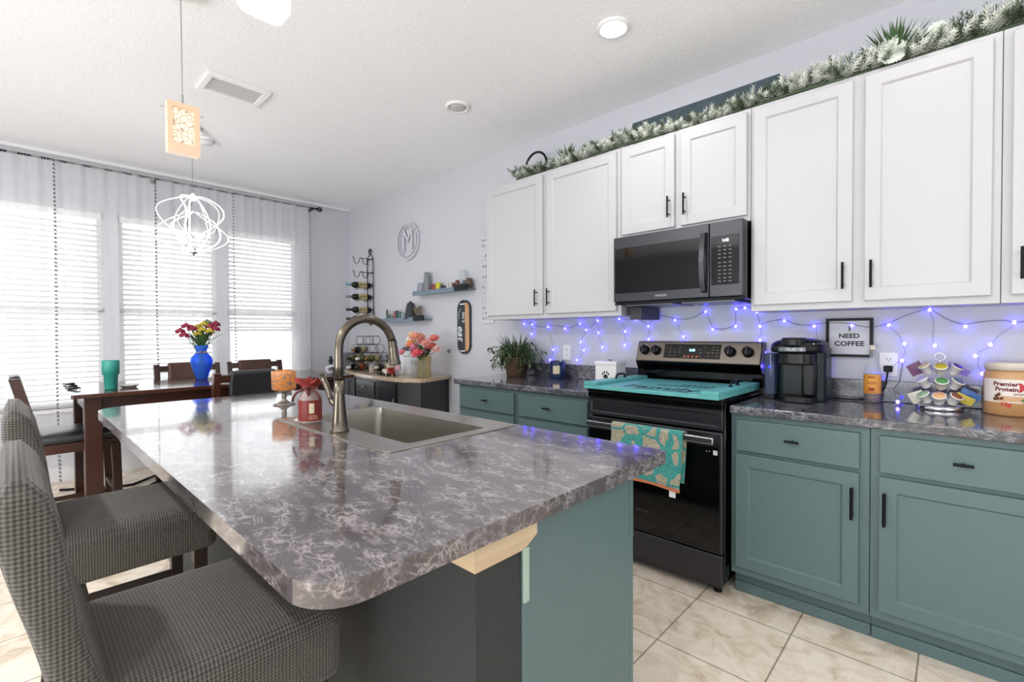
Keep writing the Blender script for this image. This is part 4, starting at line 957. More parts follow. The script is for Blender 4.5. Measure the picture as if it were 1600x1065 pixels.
# iron wall wine rack
iron_m = mat('wrought_iron', '232325', .5, .5)
t = thing('wall_wine_rack', 'tall black wrought iron wine rack with scrolls mounted on the wall', 'wine rack', (-5.10, YW, 1.36))
x0, x1 = -5.165, -5.035; yy = YW-.02
w = M().tube([(x0, yy, 1.42), (x0, yy, 2.16), (-5.10, yy, 2.215), (x1, yy, 2.16), (x1, yy, 1.42)], .0055, 6).tube([(x0, yy, 1.42), (x1, yy, 1.42)], .005, 6)
for z in (2.15, 1.99, 1.85, 1.70, 1.55): w.cyl((x0, yy, z), (x1, yy, z), .0045, n=6)
w.cyl((x0, yy, 2.1), (x0, YW, 2.1), .004, n=6).cyl((x1, yy, 1.5), (x1, YW, 1.5), .004, n=6)
w.build('frame', iron_m, t)
def scroll(w, x, z, sx_, sz_, r=.034):
    pts = []
    for i in range(22):
        a = -PI/2+i/21*1.7*PI; q = r*(1-.55*i/21); pts.append((x+sx_*(q*math.cos(a)), yy, z+sz_*(r+q*math.sin(a))))
    w.tube(pts, .0055, 6)
w = M(); scroll(w, -5.10, 2.215, 1, 1); scroll(w, -5.10, 2.215, -1, 1); scroll(w, -5.10, 1.42, 1, -1, .03); scroll(w, -5.10, 1.42, -1, -1, .03); w.build('scroll', iron_m, t)
for z in (2.14, 1.98, 1.84, 1.70, 1.55):
    for yo in (.06, .17):
        w = M(); pts = [(x1+.0, yy-yo, z+.01)]
        pts = [(-5.10-.065*math.cos(PI*k/10)*-1, yy-yo, z-.055*math.sin(PI*k/10)) for k in range(11)]
        pts += [(-5.165-.012, yy-yo, z+.03), (-5.165-.024, yy-yo, z+.036), (-5.165-.03, yy-yo, z+.024)]
        w.tube(pts, .004, 6); w.cyl((x1, yy-yo, z), (x1, yy, z), .004, n=6); w.build('cradle_hook', iron_m, t)
for z, g, f, lab in ((1.835, gd, mat('foil_teal', '5f9aa8', .35), 'dark wine bottle with pale blue foil, highest in the iron wall rack'), (1.695, gd, mat('foil_silver', '85858a', .3, .6), 'dark wine bottle with silver foil, middle of the iron wall rack'), (1.545, gd, fb, 'black wine bottle low in the iron wall rack'), (1.44, gd, fb, 'lowest wine bottle in the iron wall rack, behind the faucet arch')):
    wine(Matrix.Translation((-5.10, YW-.17, z)), g, f, lab, 'wine bottles in the iron wall rack')
# shelves
shelf_m = mat('blue_grey_shelf', '6d7f8c', .5)
def shelf(x0, x1, z, label):
    t = thing('wall_shelf', label, 'shelf', ((x0+x1)/2, YW, z), 'blue grey wall shelves')
    M().box(x0, x1, YW-.105, YW, z, z+.018, .002).build('board', shelf_m, t)
    M().box(x0+.02, x1-.09, YW-.117, YW-.106, z-.012, z+.034, .002).build('front_lip', shelf_m, t)
    M().box(x1-.16, x1+.02, YW-.130, YW-.118, z-.005, z+.05, .002).build('end_block', semi_black, t); return t
shelf(-4.12, -3.26, 1.665, 'upper blue grey wall shelf lined with small glasses and jars'); shelf(-4.72, -3.92, 1.40, 'lower blue grey wall shelf with small ornaments and a dark bell shape')
def jar(x, z, r, h, m, label, grp, y=YW-.055, n=16, top=None, name='small_jar', cat='jar'):
    return tag(M().lathe([(0, 0), (r*.85, 0), (r, h*.1), (r, h*.75), (r*.8, h*.9), (r*(top or .8), h), (0, h)], (x, y, z), n).build(name, m), label, cat, grp)
G1 = 'small glasses and jars on the upper shelf'; Z1 = 1.684; pal = lambda nm, c: mat(nm, c, .4)
jar(-4.03, Z1, .045, .10, thin('smoky_glass', 'c9ccd2', .4), 'wide pale glass at the left end of the upper shelf', G1, top=.95)
jar(-3.93, Z1, .035, .20, thin('grey_glass', 'a4a8ae', .55), 'tall grey glass on the upper shelf', G1, top=.95)
seq = [('5a2a26', .018, .06, 'dark red'), ('8c3b30', .026, .075, 'rust red'), ('c9c23a', .030, .085, 'yellow'), ('23263f', .02, .055, 'navy'), ('2b2f33', .019, .045, 'charcoal'), ('b9bcc0', .021, .065, 'pale grey'), ('c2b8b4', .018, .07, 'cream'), ('4a2220', .019, .06, 'maroon'), ('6a3f2a', .024, .085, 'brown'), ('2c3f44', .018, .05, 'dark teal'), ('27324a', .022, .075, 'dark blue')]
x = -3.88
for c, r_, h, nm in seq:
    x += r_+.004; jar(x, Z1, r_, h, pal('jar_'+nm.replace(' ', '_'), c), nm+' little jar in the row on the upper shelf', G1); x += r_+.003
jar(-3.37, Z1, .04, .17, thin_clear, 'clear stemmed glass near the right end of the upper shelf', G1, top=1.1)
jar(-3.29, Z1, .032, .09, pal('jar_taupe', '5a4a3c'), 'small brown pot at the right end of the upper shelf', G1)
G2 = 'small ornaments on the lower shelf'; Z2 = 1.419
x = -4.70
for c, r_, h, nm in (('39524c', .012, .12, 'slim green'), ('49635c', .022, .06, 'sea green'), ('5f7a70', .02, .05, 'pale green'), ('a56a6a', .018, .09, 'pink'), ('2f3d3c', .02, .10, 'black green'), ('3f6d68', .022, .085, 'teal'), ('8fa8a8', .02, .07, 'pale blue'), ('b0b2b5', .022, .05, 'light grey')):
    x += r_+.006; jar(x, Z2, r_, h, pal('ornament_'+nm.replace(' ', '_'), c), nm+' little ornament in the row on the lower shelf', G2, name='small_ornament', cat='ornament'); x += r_+.006
tag(M().lathe([(0, 0), (.068, 0), (.062, .02), (.045, .13), (.036, .165), (.01, .18), (.01, .19), (0, .19)], (-4.22, YW-.06, Z2), 24).build('bell_ornament', mat('charcoal_felt', '3c3d42', .8)), 'dark bell shaped ornament on the lower shelf', 'ornament')
w = M().ell((-4.135, YW-.06, Z2+.10), .022).ell((-4.12, YW-.06, Z2+.07), .018, .018, .03)
for i in range(3): w.tube([(-4.13, YW-.06, Z2+.09), (-4.08, YW-.06, Z2+.10+.01*i), (-4.03, YW-.06, Z2+.09+.02*i)], .008, 6).cyl((-4.10+.035*i, YW-.06, Z2), (-4.10+.035*i, YW-.06, Z2+.08), .008, n=8)
tag(w.build('animal_figurine', mat('aged_bronze', '6a5a48', .5)), 'small bronze animal figurine beside the bell on the lower shelf', 'figurine')
# let's eat paddle board
t = thing('lets_eat_board', "long rounded wall board lettered let's eat on black with a wood stripe", 'wall sign', (-3.41, YW, 1.07))
M().prism(rrect(-3.502, -3.318, 1.068, 1.580, .088, 10), YW-.022, YW-.002, 'y', b=.002, holes=[list(reversed(rrect(-3.455, -3.375, 1.535, 1.552, .008, 4)))]).build('board', mat('board_charcoal', '2c3338', .6), t)
M().prism([(-3.385, 1.10), (-3.352, 1.095), (-3.335, 1.12), (-3.328, 1.16), (-3.328, 1.49), (-3.335, 1.53), (-3.352, 1.55), (-3.385, 1.555)], YW-.0245, YW-.0225, 'y').build('wood_stripe', noisy('pale_wood', 'b98a5e', 'd2a478', 6, (4, 1, .5)), t)
w = M(); w.text("let's", .065, (-3.408, YW-.0228, 1.42), (PI/2, -PI/2*-1, 0), .0004, shear=.3); w.text('eat', .115, (-3.452, YW-.0228, 1.27), (PI/2, PI/2, 0), .0004, shear=.35, bold=.001)
w.tube([(-3.45, YW-.024, 1.50), (-3.475, YW-.024, 1.46), (-3.47, YW-.024, 1.40)], .0025, 5); w.build('lettering', mat('chalk_white', 'e8ecee', .6), t)
for z in (1.543, 1.098): M().box(-3.455, -3.385, YW-.030, YW-.0225, z-.008, z+.004, .002).build('white_strap', trim_m, t)
# vertical letter sign
t = thing('vertical_letter_sign', 'tall narrow white plank with faded grey lettering beside the wall cabinet', 'wall sign', (-3.08, YW, 1.35))
M().box(-3.165, -3.01, YW-.014, YW-.001, 1.352, 2.135, .002).build('plank', grey_white, t)
w = M(); random.seed(3); z = 1.385
while z < 2.10:
    for k in range(4):
        xx = -3.150+k*.034
        w.box(xx, xx+.004, YW-.0155, YW-.0142, z, z+.028)
        if random.random() < .7: w.box(xx, xx+.02, YW-.0155, YW-.0142, z+(0 if random.random() < .5 else .024), z+.028 if False else z+(.004 if random.random() < .5 else .028))
    z += .047
w.build('faded_lettering', mark_m, t)
tag(M().lathe([(0, .018), (.018, .014), (.020, 0)], (-3.655, YW, 1.09), 20, 'y').build('round_wall_hook', mat('knob_grey', '7c7f86', .5)), 'small round grey hook on the wall right of the roses', 'wall hook')

# ---------------------------------------------------------------- items on the island
t = thing('candle_holder', 'amber mosaic glass candle holder on a grey pedestal standing on the island', 'candle holder', (-2.43, .925, .915))
c0 = (-2.43, .925, .9155)
M().lathe([(0, 0), (.050, 0), (.050, .004), (.030, .010), (.012, .022), (.010, .034), (.014, .042), (.010, .052), (.012, .064), (.040, .070), (0, .071)], c0, 32).build('pedestal', mat('pewter', '8d857d', .35, .7), t)
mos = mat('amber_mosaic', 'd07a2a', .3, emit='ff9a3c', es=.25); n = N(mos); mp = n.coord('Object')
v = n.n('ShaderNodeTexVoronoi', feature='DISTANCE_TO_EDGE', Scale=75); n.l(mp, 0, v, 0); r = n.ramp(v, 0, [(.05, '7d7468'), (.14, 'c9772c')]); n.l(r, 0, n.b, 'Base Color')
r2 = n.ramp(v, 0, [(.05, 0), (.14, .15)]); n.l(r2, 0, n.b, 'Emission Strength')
M().lathe([(.0, .0715), (.046, .072), (.055, .080), (.0565, .15), (.0565, .168), (.053, .168), (.053, .085), (0, .080)], c0, 36).build('mosaic_bowl', mos, t)
t = thing('red_candle_jar', 'glass jar with red label tied with red cloth and ribbon, beside the faucet', 'jar', (-1.845, .80, .92))
c0 = (-1.845, .80, .9197)
M().lathe([(0, 0), (.040, 0), (.043, .004), (.043, .105), (.036, .122), (.028, .128), (.028, .14)], c0, 32).build('glass_body', mat('jar_glass', '8f7f7c', .1, spec=.7), t)
M().lathe([(.0434, .010), (.0436, .012), (.0436, .088), (.0434, .090)], c0, 32).build('red_label', mat('label_red', '74241d', .5), t)
XJ = lambda w: w
a0 = math.atan2(-.80, 1.845); 
def wrapc(c, R, a_c): return lambda v: (c[0]+(R+v.z)*math.cos(a_c+v.x/R), c[1]+(R+v.z)*math.sin(a_c+v.x/R), c[2]+v.y)
def patch(w, c, R, ac, u0_, u1_, z0, z1, n=8, th=.0006):
    vs = []
    for i in range(n+1):
        a = ac+(u0_+(u1_-u0_)*i/n)/R
        for rr, z in ((R, z0), (R, z1), (R+th, z1), (R+th, z0)): vs.append((c[0]+rr*math.cos(a), c[1]+rr*math.sin(a), c[2]+z))
    w.raw(vs, [(4*i+k, 4*i+(k+1) % 4, 4*i+4+(k+1) % 4, 4*i+4+k) for i in range(n) for k in range(4)]+[(0, 1, 2, 3), (4*n+3, 4*n+2, 4*n+1, 4*n)]); return w
patch(M(), c0, .0437, a0+.1, -.008, .010, .040, .078).build('label_picture', mat('label_cream', 'cfc4a4', .6), t)
w = M()
for z, l in ((.030, .013), (.024, .018), (.018, .016)): patch(w, c0, .0437, a0+.25, -l, l, z, z+.0018)
w.build('label_lines', mat('label_line', 'd8a28e', .6), t)
w = M(); random.seed(6); n_ = 40; ring = []
for (r_, z, amp) in ((.026, .128, .002), (.029, .136, .003), (.026, .142, .003), (.040, .158, .008), (.047, .166, .012), (.034, .163, .008), (.022, .150, .003)):
    ring.append([(c0[0]+(r_+amp*math.sin(i*PI*2*7/n_+z*90))*math.cos(2*PI*i/n_), c0[1]+(r_+amp*math.sin(i*PI*2*7/n_+z*90))*math.sin(2*PI*i/n_), c0[2]+z+amp*.8*math.sin(i*PI*2*5/n_)) for i in range(n_)])
w.raw([p for r_ in ring for p in r_], [(j*n_+i, j*n_+(i+1) % n_, (j+1)*n_+(i+1) % n_, (j+1)*n_+i) for j in range(len(ring)-1) for i in range(n_)], True); w.build('red_cloth_cap', mat('cloth_red', '82281e', .85), t)
M().lathe([(0, .152), (.022, .150)], c0).build('dark_lid', semi_black, t)
w = M(); pl = lambda *p: [Vector(c0)+Vector(q) for q in p]
for pts in (pl((.026, -.018, .137), (.045, -.035, .134), (.058, -.030, .112), (.044, -.02, .118), (.03, -.018, .135)), pl((.02, -.025, .137), (.0, -.052, .12), (-.02, -.056, .10), (-.03, -.055, .085)), pl((.028, -.012, .137), (.05, .0, .125), (.06, .01, .10), (.055, .014, .085))): w.tube(pts, .005, 6)
w.build('ribbon', mat('ribbon_dark_red', '5e2a26', .6), t)

# ---------------------------------------------------------------- left worktop items
CZ = .9155
# plant in basket
bask = mat('wicker', '6a4a2c', .7); n = N(bask); mp = n.coord('Object')
wv = n.n('ShaderNodeTexWave', Scale=60, Distortion=3, bands_direction='Z'); n.l(mp, 0, wv, 0); r = n.ramp(wv, 0, [(.2, '2e1c10'), (.8, '634426')]); n.l(r, 0, n.b, 'Base Color'); n.bump(wv, 0, .6, .004)
P = Vector((-2.575, 2.78, CZ))
t = thing('potted_plant', 'trailing green plant in a brown wicker basket on the left end of the worktop', 'plant', P)
M().lathe([(0, 0), (.075, 0), (.080, .01), (.088, .08), (.102, .15), (.106, .155), (.10, .158), (.094, .15), (0, .145)], P, 32).build('wicker_basket', bask, t)
random.seed(9); wl, wd, wst = M(), M(), M()
for i in range(150):
    a = random.uniform(0, 2*PI); el = random.uniform(.5, 3.0)
    leafblade(wd if i % 2 else wl, P+Vector((.04*math.cos(a), .03*math.sin(a), .14)), (math.cos(a), math.sin(a)*.5-.1, el), random.uniform(.17, .32), .0038, .45 if el < 1.3 else .25, n=5)
for i in range(72):
    a = random.uniform(0, 2*PI); R0 = random.uniform(.10, .20); z1 = random.uniform(-.11, .20); p0 = P+Vector((.05*math.cos(a), .04*math.sin(a), .16))
    ex = math.cos(a)*R0*1.35; ey = min(math.sin(a)*R0*.8, .12)
    pts = [p0, P+Vector((ex*.55, ey*.55, .24+random.uniform(-.02, .04))), P+Vector((ex*.9, ey*.9, .16+z1*.35)), P+Vector((ex*1.05, ey*1.05, .12+z1*.55))]
    wst.tube(pts, .0016, 4)
    for k in range(15):
        u = (k+1)/15*2.999; j = int(u); q = pts[j].lerp(pts[j+1], u-j)
        leafblade(wl if (k+i) % 3 else wd, q, (random.uniform(-1, 1), random.uniform(-1, 1), random.uniform(-.7, .5)), random.uniform(.022, .042), .009, .3, n=3)
wst.build('stems', stem_m, t); wl.build('leaves', mat('leaf_grey_green', '5d6f50', .55), t); wd.build('dark_leaves', mat('leaf_deep', '34432e', .55), t)
c0 = (-2.215, 2.86, CZ)
t = thing('blue_candle', 'dark blue glass candle with a cream label on the left worktop', 'candle', c0)
M().lathe([(0, 0), (.054, 0), (.058, .006), (.058, .132), (.055, .134), (.053, .130), (.053, .10), (0, .098)], c0, 36).build('glass_cup', mat('navy_glass', '0f2550', .12, spec=.7), t)
aa = math.atan2(-2.86, 2.215); patch(M(), c0, .0582, aa-.25, -.026, .026, .040, .100).build('cream_label', mat('cream_paper', 'cfc3a6', .6), t)
# treat tin with paw
t = thing('treat_tin', 'white metal dog treat tin with a black paw print, left of the range', 'tin', (-1.70, 2.76, CZ))
M().prism(rrect(-1.778, -1.618, 2.70, 2.83, .008, 3), CZ, CZ+.135, 'z').build('box_body', mat('enamel_white', 'e6e4e4', .3), t)
M().prism(rrect(-1.783, -1.613, 2.695, 2.835, .010, 3), CZ+.1355, CZ+.158, 'z', b=.003).build('lid', MATS['enamel_white'], t)
w = M(); px, pz = -1.695, CZ+.062
w.prism([(px-.018, pz-.014), (px-.006, pz-.017), (px+.006, pz-.017), (px+.018, pz-.014), (px+.015, pz), (px+.006, pz+.010), (px-.006, pz+.010), (px-.015, pz)], 2.6988, 2.6998, 'y')
for dx, dz in ((-.021, .012), (-.009, .023), (.009, .023), (.021, .012)): w.prism([(px+dx+.0055*math.cos(2*PI*i/12), pz+dz+.008*math.sin(2*PI*i/12)) for i in range(12)], 2.6988, 2.6998, 'y')
w.build('paw_print', blk, t)
M().cyl((-1.70, 2.765, CZ+.158), (-1.70, 2.765, CZ+.168), .012, .016, n=16).build('lid_knob', chrome_m, t)

# ---------------------------------------------------------------- right worktop items
# coffee maker
kb = mat('coffee_maker_black', '0c0e10', .35, spec=.3); kd = mat('coffee_maker_dark_teal', '131f22', .35, spec=.3); ks = mat('silver_plastic', '9da1a8', .4, .6)
KX, KY = -.585, 2.76
t = thing('coffee_maker', 'black single serve coffee maker with silver band on the right worktop', 'coffee maker', (KX, KY, CZ))
M().prism(rrect(KX-.100, KX+.118, KY-.03, KY+.15, .035), CZ, CZ+.265, 'z', b=.006).build('rear_body', kd, t)
M().prism([(KX-.075+0*i, 0) for i in range(0)]+rrect(KX-.075, KX+.09, KY-.145, KY-.031, .05), CZ, CZ+.028, 'z', b=.005).build('drip_tray', kb, t)
w = M()
for i in range(7): w.box(KX-.045, KX+.06, KY-.125+i*.013, KY-.121+i*.013, CZ+.0285, CZ+.030)
w.build('tray_grille', semi_black, t)
M().box(KX+.028, KX+.088, KY-.10, KY-.031, CZ+.029, CZ+.20, .012).build('front_column', kb, t)
M().prism(rrect(KX-.072, KX+.085, KY-.15, KY-.0305, .055), CZ+.185, CZ+.245, 'z', b=.008).build('brew_head', kb, t)
w = M(); ring = []
for s_, z in ((1, .245), (1.03, .262), (1.0, .285), (.86, .300), (.5, .312), (.1, .316)):
    ring.append([(KX+.008+(x-KX-.008)*s_, KY-.02+(y-KY+.02)*s_, CZ+z) for x, y in rrect(KX-.110, KX+.122, KY-.155, KY+.12, .09, 8)])
n_ = len(ring[0]); w.raw([p for r_ in ring for p in r_], [(j*n_+i, j*n_+(i+1) % n_, (j+1)*n_+(i+1) % n_, (j+1)*n_+i) for j in range(len(ring)-1) for i in range(n_)]+[tuple(reversed(range(n_))), tuple(range((len(ring)-1)*n_, len(ring)*n_))], True); w.build('top_dome', kb, t)
w = M(); w.prism(rrect(KX-.065, KX+.065, KY-.185, KY-.06, .055), CZ+.250, CZ+.272, 'z', b=.006); w.build('silver_handle_band', ks, t)
w = M(); w.prism(rrect(KX-.052, KX+.052, KY-.172, KY-.05, .045), CZ+.2725, CZ+.318, 'z', b=.012); w.build('lid_panel', kb, t)
M().text('KEURIG', .026, (KX-.004, KY-.1858, CZ+.262), ext=.0004, sx=1.0).build('logo_lettering', mat('logo_dark', '24262a', .4), t)
w = M()
for i in range(3): w.ell((KX+.085+.014*i*.8, KY-.128+.016*i, CZ+.288), .007, .006, .003, 8, 5)
w.build('button', mat('button_grey', 'c0c6cc', .3), t)
M().prism(rrect(KX-.150, KX-.101, KY-.06, KY+.13, .02), CZ+.02, CZ+.235, 'z', b=.004).build('water_tank', thin('tank_smoke_blue', '7480a0', .35), t)
M().box(KX-.151, KX-.10, KY-.06, KY+.13, CZ, CZ+.0195, .003).build('tank_base', kb, t)
# syrup bottle
c0 = (-.300, 2.885, CZ)
t = thing('syrup_bottle', 'clear syrup bottle with orange label and dark syrup in the bottom', 'bottle', c0)
M().lathe([(0, 0), (.032, 0), (.035, .005), (.035, .15), (.030, .175), (.016, .205), (.0125, .225), (.0125, .262)], c0, 28).build('glass_body', thin_clear, t)
M().lathe([(0, .003), (.0335, .003), (.0335, .045), (0, .045)], c0, 28).build('syrup', mat('brown_syrup', '5a2410', .1), t)
M().lathe([(.0355, .046), (.0357, .048), (.0357, .135), (.0355, .137)], c0, 28).build('orange_label', noisy('label_orange', 'd98a2a', 'e0a850', 20, rough=.5), t)
M().lathe([(.0135, .258), (.0145, .262), (.0145, .280), (0, .281)], c0, 20).build('cap', mat('cap_cream', 'd8ccb8', .5), t)
ab = math.atan2(-2.885, .3); w = M()
for z, l, h in ((.122, .014, .006), (.10, .020, .0025), (.093, .018, .0025), (.060, .012, .014), (.052, .02, .003)): patch(w, c0, .0359, ab-.1, -l, l, z, z+h)
w.build('label_print', mat('print_red', '8e3a1c', .6), t)
# coffee pod carousel
c0 = Vector((-.055, 2.83, CZ))
t = thing('pod_carousel', 'round chrome coffee pod carousel on the right worktop', 'pod carousel', c0)
M().lathe([(0, 0), (.078, 0), (.080, .004), (.080, .014), (.076, .018), (.020, .02), (0, .02)], c0, 40).build('turntable', shiny_m, t)
M().cyl(c0+Vector((0, 0, .02)), c0+Vector((0, 0, .215)), .0035, n=10).tube([c0+Vector((.018*math.cos(a), 0, .232+.018*math.sin(a))) for a in [2*PI*i/18 for i in range(18)]], .003, 6, True).build('centre_rod', shiny_m, t)
TI = [(.040, .052), (.105, .050), (.168, .046)]
w = M()
for z, R_ in TI:
    for k in range(6):
        a = 2*PI*k/6+z*8; cc = c0+Vector((R_*math.cos(a), R_*math.sin(a), z+.018)); d_ = Vector((math.cos(a)*.55, math.sin(a)*.55, 1)).normalized(); A_ = d_.orthogonal().normalized(); B_ = d_.cross(A_)
        w.tube([cc+(A_*math.cos(q)+B_*math.sin(q))*.0225 for q in [2*PI*i/14 for i in range(14)]], .0014, 5, True); w.cyl(c0+Vector((0, 0, z)), cc-Vector((math.cos(a), math.sin(a), 0))*.02, .0014, n=5)
w.build('wire_cradle', shiny_m, t)
cup_m = mat('pod_cup_white', 'e3e0da', .4)
base_a = math.atan2(-2.83, .055)
PODS = [(0, -.85, '8fb08a', 'green and white lid, lower left'), (0, -.02, 'd8a878', 'peach lid, lower middle'), (0, .85, '8a4a28', 'brown lid, lower right'), (1, -1.0, 'c2bede', 'pale lavender lid, middle row left'), (1, .1, '4f8a52', 'green lid, middle row centre'), (1, 1.0, '5f6f70', 'grey green lid, middle row right'), (2, -.9, 'c6b28c', 'beige lid, top row left'), (2, .05, 'b9a62c', 'yellow lid, top row centre'), (2, 1.05, '4a2a80', 'purple lid, top row right')]
pod0 = None
for k, (ti_, da, c, lab) in enumerate(PODS):
    z, R_ = TI[ti_]; a = base_a+da; p = c0+Vector((math.cos(a)*R_*1.08, math.sin(a)*R_*1.08, z+.004))
    o = thing('coffee_pod', 'coffee pod with '+lab+' of the chrome carousel', 'coffee pod', p, 'coffee pods on the carousel')
    R3 = Vector((math.cos(a)*.75, math.sin(a)*.75, 1)).normalized().to_track_quat('Z', 'Y').to_matrix().to_4x4(); X = Matrix.Translation(p) @ R3
    M(X).lathe([(0, -.012), (.0165, -.012), (.0185, -.008), (.0215, .026), (.0245, .027), (.0245, .030), (0, .030)], (0, 0, 0), 20).build('cup', cup_m, o)
    M(X).lathe([(.0205, .0302), (.0195, .0315), (0, .0318)], (0, 0, 0), 20).build('foil_lid', mat('foil_'+c, c, .35), o)
def packet(p, q, r3, s3, m, label):
    w = M(); p, q, r3, s3 = map(Vector, (p, q, r3, s3)); nrm = (q-p).cross(r3-p).normalized()*.002; vs = []
    for o in (-1, 1):
        for v in (p, q, r3, s3): vs.append(v+nrm*o)
    vs.append((p+q+r3+s3)/4+nrm*2.5); vs.append((p+q+r3+s3)/4-nrm*2.5)
    w.raw(vs, [(4, 5, 8), (5, 6, 8), (6, 7, 8), (7, 4, 8), (1, 0, 9), (2, 1, 9), (3, 2, 9), (0, 3, 9), (0, 1, 5, 4), (1, 2, 6, 5), (2, 3, 7, 6), (3, 0, 4, 7)]); return tag(w.build('sugar_packet', m), label, 'packet', 'packets tucked in the carousel')
def cp(dx, dy, dz): return c0+Vector((dx, dy, dz))
packet(cp(-.115, -.02, .185), cp(-.07, -.02, .215), cp(-.045, -.02, .165), cp(-.09, -.02, .14), mat('packet_purple', '5e2a58', .4), 'purple packet tucked at the upper left of the pod carousel')
packet(cp(.030, -.03, .215), cp(.10, -.03, .175), cp(.085, -.03, .150), cp(.02, -.03, .185), mat('packet_violet', '6a4fa8', .4), 'violet packet tucked at the upper right of the pod carousel')
packet(cp(.06, -.03, .085), cp(.115, -.03, .055), cp(.10, -.03, .025), cp(.045, -.03, .05), mat('packet_yellow', 'b0a032', .4), 'yellow packet tucked at the lower right of the pod carousel')
packet(cp(.075, -.015, .105), cp(.135, -.015, .07), cp(.12, -.015, .045), cp(.065, -.015, .075), mat('packet_blue', '2a5a9a', .4), 'blue packet behind the yellow one on the pod carousel')
packet(cp(-.11, -.03, .060), cp(-.06, -.03, .085), cp(-.045, -.03, .045), cp(-.085, -.03, .015), mat('packet_silver', 'c9c4b8', .35), 'pale packet tucked at the lower left of the pod carousel')
# protein tub
c0 = (.165, 2.84, CZ); R_ = .083
t = thing('protein_tub', 'large beige tub of protein powder with a red and white label at the right edge', 'tub', c0)
M().lathe([(0, 0), (.078, 0), (.083, .006), (.083, .165), (.076, .180), (.070, .184)], c0, 48).build('tub_body', noisy('tub_caramel', 'c99f72', 'b98855', 5, rough=.35), t)
M().lathe([(.0, .186), (.070, .184), (.080, .185), (.080, .214), (.077, .217), (0, .217)], c0, 48).build('lid', mat('lid_beige', 'd6cbbb', .4), t)
ac = math.atan2(-2.84, .165)-.30
patch(M(), c0, R_+.0003, ac, -.085, .085, .055, .150, 20).build('white_label', mat('label_white', 'e4dcd2', .5), t)
wr = lambda dx, dz: (lambda v: wrapc((c0[0], c0[1], c0[2]+dz), R_+.0014, ac+dx)(v))
M().text('Premier', .023, (0, 0, 0), align='CENTER', bold=.0008, ext=.0003, wrap=wr(-.02, .130)).text('Protein', .023, (0, 0, 0), bold=.0008, ext=.0003, wrap=wr(.02, .109)).build('brand_lettering', mat('lettering_plum', '6a1c2c', .5), t)
M().text('energy', .017, (0, 0, 0), ext=.0003, shear=.3, wrap=wr(.52, .092)).build('energy_lettering', mat('lettering_brown', '5c3a24', .5), t)
M().text('13g', .022, (0, 0, 0), ext=.0003, bold=.001, wrap=wr(.0, .048)).build('gram_lettering', mat('lettering_red', 'c0282a', .5), t)
w = M(); vs = [];
for i in range(13):
    a = -1.15+2.3*i/12; u = .030+.014*math.cos(a); z = .118+.020*math.sin(a); th = .006*math.cos(a)+.0012
    for q in (z-0, ): 
        for du in (-th, th):
            aa = ac+.02+(u+du)/R_; vs.append((c0[0]+(R_+.0014)*math.cos(aa), c0[1]+(R_+.0014)*math.sin(aa), c0[2]+z))
w.raw(vs, [(2*i, 2*i+1, 2*i+3, 2*i+2) for i in range(12)]); w.build('red_swoosh', mat('swoosh_red', 'c03038', .5), t)
w = M(); patch(w, c0, R_+.0012, ac-.12, -.022, .060, .060, .082); w.build('cream_swirl', mat('swirl_tan', 'cfa27c', .5), t)
w = M()
for du, z in ((-.34, .080), (-.24, .088), (-.28, .070), (-.14, .072), (-.40, .068)):
    a = ac+du; w.ell((c0[0]+(R_+.001)*math.cos(a), c0[1]+(R_+.001)*math.sin(a), c0[2]+z), .0075, .0025, .0055, 8, 6, Matrix.Rotation(a+PI/2, 3, 'Z') @ Matrix.Rotation(du*5, 3, 'Y'))
w.build('coffee_bean_print', mat('bean_brown', '5a3020', .5), t)
w = M(); a = ac+.62; w.ell((c0[0]+(R_-.001)*math.cos(a), c0[1]+(R_-.001)*math.sin(a), c0[2]+.068), .014, .003, .014, 16, 6, Matrix.Rotation(a+PI/2, 3, 'Z')); w.build('green_seal', mat('seal_green', '3f6a44', .5), t)
# framed coffee sign
t = thing('coffee_sign', 'small black framed sign reading I NEED COFFEE on the wall behind the coffee maker', 'framed sign', (-.404, 2.93, 1.133))
M().prism([(-.5035, 1.132), (-.3055, 1.132), (-.3055, 1.330), (-.5035, 1.330)], 2.942, 2.966, 'y', holes=[[(-.4905, 1.317), (-.3185, 1.317), (-.3185, 1.145), (-.4905, 1.145)]]).build('frame', semi_black, t)
M().box(-.4905, -.3185, 2.955, 2.966, 1.145, 1.317).build('print', mat('sign_paper', 'b9bac4', .35), t)
M().text('I', .036, (-.402, 2.954, 1.276), ext=.0004, bold=.0014).text('NEED', .032, (-.404, 2.954, 1.239), ext=.0004, bold=.0011, sx=1.1).text('COFFEE', .034, (-.404, 2.954, 1.199), ext=.0004, bold=.0011, sx=1.08).build('lettering', mat('ink_black', '0e0e10', .5), t)

